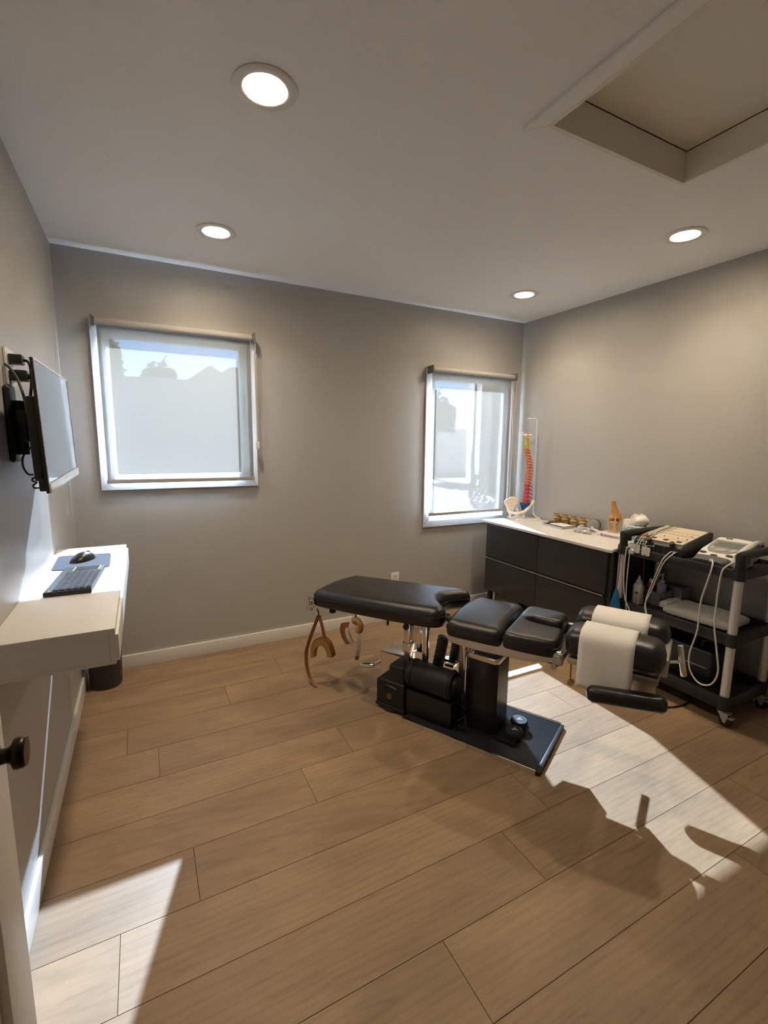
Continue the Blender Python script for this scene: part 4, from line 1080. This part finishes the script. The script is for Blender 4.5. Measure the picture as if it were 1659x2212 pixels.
b.prism([(-.012, -.018), (.012, -.014), (.016, .006), (.004, .02), (-.014, .012)], 0, .004, .0015, Matrix.Translation((2.888, -1.468, .795)) @ Matrix.Rotation(math.radians(-80), 4, 'Y'), 1)
tag(put('foil_clip', b, BRUSH), 'small shiny clip hanging beside the electrode pads', 'clip')

# ultrasound device (local: x to the back, y across)
ud = thing('ultrasound_device', 'white and grey ultrasound therapy device with display on the cart top', 'therapy device', (2.955, -1.845, SH), math.radians(4))
NX = 18
def ud_half(t): # half width along depth
    return .066+.034*min(1, t*2.2)**.7
def ud_top(t): return .030+.075*t
def ud_mesh(t0, t1, inset, zoff0, full):
    b = MB(); R = []
    for i in range(NX+1):
        t = t0+(t1-t0)*i/NX; x = .335*t-.02*(1-t)*0
        hw2 = ud_half(t)-inset; zt = ud_top(t)+zoff0
        ring = [Vector((x, -hw2, .004)), Vector((x, -hw2-.004, zt*.5)), Vector((x, -hw2+.004, zt-.004)), Vector((x, -hw2+.014, zt))]
        ring += [Vector((x, -hw2+.014+(2*hw2-.028)*k/6, zt+.004*math.sin(math.pi*k/6))) for k in range(1, 6)]
        ring += [Vector((x, hw2-.014, zt)), Vector((x, hw2-.004, zt-.004)), Vector((x, hw2+.004, zt*.5)), Vector((x, hw2, .004))]
        R.append(ring)
    b.rings(R); return b
put('body', ud_mesh(.16, 1, 0, 0, True), mat('device_white', (.88, .87, .84), .35), ud, local=True, sharp=50)
b = ud_mesh(0, .17, -.001, .001, True); 
for v in b.bm.verts:
    if v.co.x < .02: v.co.x -= .018*max(0, 1-(v.co.y/.085)**2)
put('front_bumper', b, mat('bumper_grey', (.13, .13, .13), .4), ud, local=True, sharp=50)
ds = math.atan2(.075, .335)
def us(x, y, h=0): return Vector((x, y, .030+.075*x/.335+.0042+h))
def us_poly(poly, h0, h1):
    b = MB(); b.rings([[us(x, y, h0) for x, y in poly], [us(x, y, h1) for x, y in poly]]); return b
ell = lambda cx_, cy_, a, c2, n=28: [(cx_+a*math.cos(2*math.pi*k/n), cy_+c2*math.sin(2*math.pi*k/n)) for k in range(n)]
shield = [(.285, -.082), (.285, .082), (.20, .080), (.15, .070), (.11, .045), (.098, 0), (.11, -.045), (.15, -.070), (.20, -.080)]
put('control_panel', us_poly(shield, -.003, .0006), mat('device_grey', (.33, .32, .30), .4), ud, local=True)
put('display', us_poly([(.190, -.060), (.262, -.060), (.262, .060), (.190, .060)], .0005, .0016), SCREENG, ud, local=True)
put('dial', us_poly(ell(.142, 0, .020, .027), .0005, .004), mat('dial_grey', (.45, .44, .42), .35), ud, local=True)
for cc in ((.165, .052), (.165, -.052), (.150, -.046)): put('panel_button', us_poly(ell(*cc, .009, .011, 16), .0005, .0022), SILVER, ud, local=True)
for cc in ((.088, .062), (.066, 0), (.088, -.062)): put('oval_button', us_poly(ell(*cc, .010, .017, 20), -.002, .0022), mat('button_dark', (.05, .05, .052), .35), ud, local=True)
b = MB(); b.box((.31, .02, .100), (.322, .05, .112), .002); put('top_button', b, GREYP, ud, local=True)
pr = thing('ultrasound_probe', 'pale ultrasound probe in the holder at the right of the device', 'probe', (3.1, -1.975, .87))
b = MB(); b.tube([(2.99, -1.962, .862), (3.06, -1.958, .880), (3.13, -1.955, .898), (3.19, -1.952, .912)], lambda t: .0125+.006*math.sin(math.pi*t), 14); put('grip', b, mat('probe_white', (.70, .68, .65), .4), pr)
b = MB(); b.cyl((3.185, -1.954, .908), (3.222, -1.955, .900), .020, .0225, n=24, bev=.004); put('head', b, mat('probe_grey', (.42, .41, .40), .35, .3), pr)
b = MB(); b.box((3.0, -1.968, SH), (3.15, -1.944, .872), .006); put('holder', b, mat('probe_white', (.7, .68, .65), .4), pr)
cable('probe_cord', 'long white cord looping from the ultrasound device down before the cart', [(2.96, -1.86, SH+.028), (2.925, -1.885, .83), (2.894, -1.903, .812), (2.886, -1.895, .74), (2.886, -1.873, .622), (2.886, -1.872, .486), (2.886, -1.867, .435), (2.884, -1.848, .33), (2.884, -1.853, .251), (2.884, -1.885, .20), (2.884, -1.925, .186), (2.884, -1.968, .212), (2.884, -1.989, .286), (2.884, -1.97, .40), (2.885, -1.949, .509), (2.886, -1.945, .62), (2.886, -1.946, .70), (2.888, -1.953, .80), (2.90, -1.975, .836), (2.94, -1.985, .85), (2.985, -1.965, .86)], .0042, CORDW, 'cord')
b = MB(); b.cyl((2.96, -1.862, SH+.03), (2.938, -1.872, SH+.038), .0105, .009, n=18, bev=.003)
tag(put('cord_plug', b, mat('plug_cream', (.68, .64, .57), .4)), 'round cream plug at the front of the ultrasound device', 'plug')

# middle shelf contents
M2 = .4492
gb = thing('gel_bottle', 'white gel bottle with pointed nozzle on the middle cart shelf', 'bottle', (3.04, -1.435, M2))
b = MB(); b.lathe((3.035, -1.437, M2), [(.028, 0), (.031, .004), (.031, .105), (.026, .122), (.015, .130)], n=28); put('body', b, mat('bottle_white', (.72, .69, .64), .45), gb)
b = MB(); b.lathe((3.035, -1.437, M2+.130), [(.017, 0), (.017, .014), (.010, .017), (.009, .024), (.0035, .043), (.002, .045)], n=20); put('nozzle_cap', b, mat('cap_white', (.74, .71, .67), .45), gb)
b = MB()
for dz, ww in ((.075, .020), (.070, .026), (.064, .022)):
    for k in range(6):
        a = math.radians(180+28-8*k*ww/.02*.6); b.box((3.035+.0312*math.cos(a)-.0006, -1.437+.0312*math.sin(a)-.0022, M2+dz), (3.035+.0312*math.cos(a)+.0006, -1.437+.0312*math.sin(a)+.0022, M2+dz+.003))
put('label_print', b, mat('print_black', (.03, .03, .035), .5), gb)
def bin_(name, label, x0, x1, y0, y1, h):
    b = MB(); z = M2; th = .002
    b.box((x0, y0, z), (x1, y1, z+th)); b.box((x0, y0, z), (x0+th, y1, z+h)); b.box((x1-th, y0, z), (x1, y1, z+h)); b.box((x0, y0, z), (x1, y0+th, z+h)); b.box((x0, y1-th, z), (x1, y1, z+h))
    return tag(put(name, b, CLEARP), label, 'bin')
bin_('storage_bin', 'clear plastic bin behind the gel bottle on the cart', 3.085, 3.20, -1.545, -1.40, .085)
bin_('sheet_holder', 'tall clear acrylic holder at the back of the middle cart shelf', 3.21, 3.29, -1.60, -1.48, .115)
pb = thing('pump_bottle', 'clear pump bottle with white pump in the plastic bin', 'bottle', (3.16, -1.51, M2))
b = MB(); b.lathe((3.155, -1.505, M2+.0025), [(.024, 0), (.026, .004), (.026, .12), (.012, .135)], n=24); put('body', b, mat('bottle_violet', (.34, .33, .42), .3), pb)
b = MB(); b.lathe((3.155, -1.505, M2+.135), [(.013, 0), (.013, .014), (.005, .016), (.005, .045), (.008, .047), (.008, .055), (0, .056)], n=16); b.box((3.12, -1.512, M2+.182), (3.155, -1.500, M2+.190), .003); put('pump', b, WHITEM, pb)
rb = thing('red_cap_bottle', 'small bottle with a red collar in the plastic bin', 'bottle', (3.13, -1.45, M2))
b = MB(); b.lathe((3.128, -1.452, M2+.0025), [(.022, 0), (.024, .004), (.024, .085), (.012, .098)], n=22); put('body', b, mat('bottle_plum', (.16, .07, .12), .35), rb)
b = MB(); b.lathe((3.128, -1.452, M2+.098), [(.019, 0), (.019, .024), (.014, .026), (0, .027)], n=18); put('cap', b, mat('cap_red', (.50, .02, .03), .4), rb)
b = MB(); b.lathe((3.128, -1.452, M2+.1255), [(.010, 0), (.010, .022), (.004, .026), (0, .027)], n=16); put('dropper', b, WHITEM, rb)
def towel(label, x0, x1, y0, y1, z, th, layers, rz):
    b = MB(); R = []; n = 22
    for i in range(n+1):
        t = i/n; y = y0+(y1-y0)*t
        e = min(t, 1-t)*n/1.6; q = min(1, .55+.45*e)
        ring = []
        for k in range(32):
            a = 2*math.pi*k/32; ca, sa = math.cos(a), math.sin(a)
            x = (x0+x1)/2+(x1-x0)/2*math.copysign(abs(ca)**.35, ca)*(1 if e > 0 else .97)
            zz = z+th/2+th/2*q*math.copysign(abs(sa)**.5, sa)+.003*math.sin(9*t+x*40)*(1 if sa > 0 else 0)
            ring.append(Vector((x, y+.004*math.sin(x*60), max(z, zz))))
        R.append(ring)
    b.rings(R)
    c_ = Vector(((x0+x1)/2, (y0+y1)/2, 0)); rm = Matrix.Translation(c_) @ Matrix.Rotation(rz, 4, 'Z') @ Matrix.Translation(-c_)
    for v in b.bm.verts: v.co = rm @ v.co
    return tag(put('folded_towel', b, TOWEL, sharp=70), label, 'towel', 'folded towels on the cart')
towel('thick white folded towel at the front of the middle cart shelf', 3.005, 3.255, -1.945, -1.605, M2+.0005, .052, 2, math.radians(4))
towel('smaller white folded towel beside the plastic bin on the cart', 3.07, 3.23, -1.598, -1.552, M2+.0005, .046, 2, 0)
# blue cloth bag hanging between the cabinet and the cart
b = MB(); R = []
for i in range(11):
    t = i/10; z = .53-.20*t; rr = .008+.045*t**.75
    R.append([Vector((2.882+rr*.40*math.cos(a)*(1+.10*math.sin(9*a)), -1.398+rr*.85*math.sin(a)*(1+.12*math.sin(9*a)), z+.02)) for a in [2*math.pi*k/54 for k in range(54)]])
b.rings(R); bag = thing('blue_bag', 'blue gathered cloth bag hanging between the cabinet and the cart', 'bag', (2.882, -1.398, .35))
put('bag_cloth', b, mat('blue_cloth', (.004, .115, .25), .75), bag, sharp=75)
b = MB(); b.tube([(2.882, -1.398, .55), (2.886, -1.399, .60), (2.895, -1.395, .70), (2.901, -1.39, .79)], .0022); put('bag_string', b, CORDB, bag)
# bottom shelf: black case and cords
cs = thing('carry_case', 'black carry case on the bottom cart shelf', 'case', (3.12, -1.72, .12))
b = MB(); b.box((3.02, -1.90, .1185), (3.24, -1.56, .315), .03, 4); put('case_body', b, mat('case_black', (.010, .010, .011), .4), cs)
b = MB(); b.tube([(3.06, -1.88, .305), (3.06, -1.89, .345), (3.06, -1.86, .362), (3.06, -1.82, .35), (3.06, -1.815, .308)], .004); put('case_handle', b, BLACKM, cs)
b = MB(); b.box((3.018, -1.87, .215), (3.0195, -1.72, .222)); put('case_zip', b, GREYP, cs)
b = MB(); b.box((3.03, -1.56, .1185), (3.25, -1.42, .26), .02, 3)
tag(put('equipment_box', b, mat('case_black', (.01, .01, .011), .4)), 'black box beside the carry case on the bottom cart shelf', 'box')
cable('floor_cord', 'black cord lying on the floor under the cart', [(2.87, -1.60, .006), (2.80, -1.66, .005), (2.79, -1.74, .005), (2.84, -1.80, .005), (2.93, -1.82, .005), (3.02, -1.80, .005), (3.08, -1.72, .005)], .004, CORDB, 'cord')
cable('wall_cable', 'thin white cord hanging down the wall behind the cart', [(3.343, -1.99, .52), (3.343, -1.985, .40), (3.34, -1.97, .30), (3.335, -1.985, .22), (3.32, -2.03, .165), (3.345, -2.06, .10)], .0025, CORDW, 'cord')
wb = thing('wall_charger', 'white boxy charger low on the right wall by the cart', 'charger', (3.34, -2.07, .1))
b = MB(); b.box((3.285, -2.115, .075), (3.3505, -2.055, .200), .006); put('charger_body', b, WHITEM, wb)
b = MB(); b.tube([(3.30, -2.08, .077), (3.298, -2.08, .045), (3.30, -2.10, .012), (3.28, -2.15, .004), (3.25, -2.20, .004)], .0032); put('cord', b, CORDW, wb)

# ------------------------------------------------------------------ outside
STUC = mat('stucco', (.42, .40, .37), .9, var=.06, vscale=2); ROOF = mat('roof_tile', (.30, .25, .22), .9)
LEAF = mat('leaf', (.10, .11, .05), .8, var=.3, vscale=3); BARK = mat('bark', (.12, .09, .07), .9)
b = MB(); b.box((-20, .4, -.5), (40, 60, -.3)); o = struct('ground', b, mat('paving', (.17, .168, .16), .95, var=.12, vscale=.8))
gw = thing('garden_wall', 'long pale stucco wall seen through the wide window', 'wall', (0, 10, -.3))
b = MB(); b.box((-7, 10, -.3), (4.6, 10.25, 2.86)); put('wall_body', b, STUC, gw)
b = MB(); b.box((-7.05, 9.93, 2.86), (4.65, 10.32, 2.96), .01); put('coping', b, STUC, gw)
hs = thing('house', 'pale gabled house behind the stucco wall', 'house', (3.2, 19, -.3))
b = MB(); b.box((2.4, 18, -.3), (4.0, 24, 3.9)); put('wall', b, STUC, hs)
b = MB(); b.rings([[Vector((2.15, y, 3.85)), Vector((4.25, y, 3.85)), Vector((3.1, y, 4.55))] for y in (17.8, 24.2)]); put('roof', b, ROOF, hs)
an = thing('flat_roof_house', 'square flat-roofed house at the right behind the stucco wall', 'house', (5, 21, -.3))
b = MB(); b.box((4.3, 20.0, -.3), (9.0, 27, 4.72)); put('wall', b, STUC, an)
b = MB(); b.box((4.2, 19.9, 4.72), (9.1, 27.1, 4.84)); put('parapet', b, ROOF, an)
def tree(x, y, z0, h, crown, label, seed, flat=1.0, name='tree'):
    rnd = random.Random(seed)
    t = thing(name, label, 'tree', (x, y, z0))
    b = MB(); b.tube([(x, y, z0), (x+.05, y, z0+h*.4), (x-.05, y, z0+h*.95)], lambda q: .16*(1-.75*q)+.02, 8)
    for i in range(7):
        a = rnd.random()*6.28; zb_ = z0+h*(.45+.07*i); L_ = crown*(.9-.08*i)
        b.tube([(x, y, zb_), (x+L_*.5*math.cos(a), y+L_*.5*math.sin(a), zb_+.15*h), (x+L_*math.cos(a), y+L_*math.sin(a), zb_+.2*h)], lambda q: .05*(1-.8*q), 6)
    put('trunk', b, BARK, t)
    b = MB()
    for i in range(900):
        a = rnd.random()*6.28; rr = crown*math.sqrt(rnd.random()); zz = z0+h*(.55+.47*rnd.random()*(1-.5*(rr/crown)**2)*flat)
        p = Vector((x+rr*math.cos(a), y+rr*math.sin(a), zz)); s_2 = .10+.12*rnd.random()
        m3 = Matrix.Rotation(rnd.random()*6, 3, 'X') @ Matrix.Rotation(rnd.random()*6, 3, 'Z')
        vs = [b.bm.verts.new(p+m3 @ Vector(q)*s_2) for q in ((-1, 0, 0), (0, -.5, 0), (1, 0, .1), (0, .5, 0))]
        b.bm.faces.new(vs)
    put('foliage', b, LEAF, t)
tree(1.18, 17.6, -.3, 4.75, .85, 'broad leafy tree behind the stucco wall', 3)
tree(-.62, 15.5, -.3, 5.6, .62, 'thin tall tree left of the broad tree behind the wall', 5)
tree(13.3, 16.4, -.3, 4.2, 1.0, 'dark tree seen in the narrow window, upper left', 8)
b = MB(); b.cyl((9.28, 8.15, -.3), (9.28, 8.15, 7), .035, n=12); 
up_ = thing('utility_pole', 'slim utility pole seen through the narrow window', 'pole', (9.28, 8.15, -.3)); put('pole', b, BARK, up_)
b = MB(); b.box((8.9, 8.12, 6.4), (9.7, 8.18, 6.46)); put('crossarm', b, BARK, up_)
b = MB(); b.prism([(11.0, 10), (16.5, 10), (22, 17), (15.75, 17)], -.3, 5.5); hb = thing('neighbour_house', 'pale house filling the right of the narrow window', 'house', (13, 10, -.3)); put('wall', b, STUC, hb)
b = MB(); b.prism([(10.85, 9.85), (16.7, 9.85), (22.3, 17.15), (15.7, 17.15)], 5.5, 5.65); put('eave', b, ROOF, hb)
b = MB(); b.box((8, 20, -.3), (24, 20.3, 2.35)); tag(put('boundary_wall', b, STUC), 'low pale wall across the street in the narrow window', 'wall')
sh = thing('shrub', 'rounded leafy shrub outside the narrow window', 'shrub', (8.9, 6.6, -.3))
b = MB(); rnd = random.Random(11)
for i in range(900):
    v = Vector((rnd.gauss(0, 1), rnd.gauss(0, 1), rnd.gauss(0, 1))).normalized(); q = .9+.1*rnd.random()
    p = Vector((9.15, 6.8, .1))+Vector((v.x*.85*q, v.y*.85*q, max(-.4, v.z*.75*q))); s_2 = .05+.05*rnd.random()
    m3 = Matrix.Rotation(rnd.random()*6, 3, 'X') @ Matrix.Rotation(rnd.random()*6, 3, 'Z')
    b.bm.faces.new([b.bm.verts.new(p+m3 @ Vector(q2)*s_2) for q2 in ((-1, 0, 0), (0, -.5, 0), (1, 0, .1), (0, .5, 0))])
put('foliage', b, LEAF, sh)
b = MB(); b.tube([(9.15, 6.8, -.3), (9.15, 6.8, .2)], .06, 8); put('stem', b, BARK, sh)
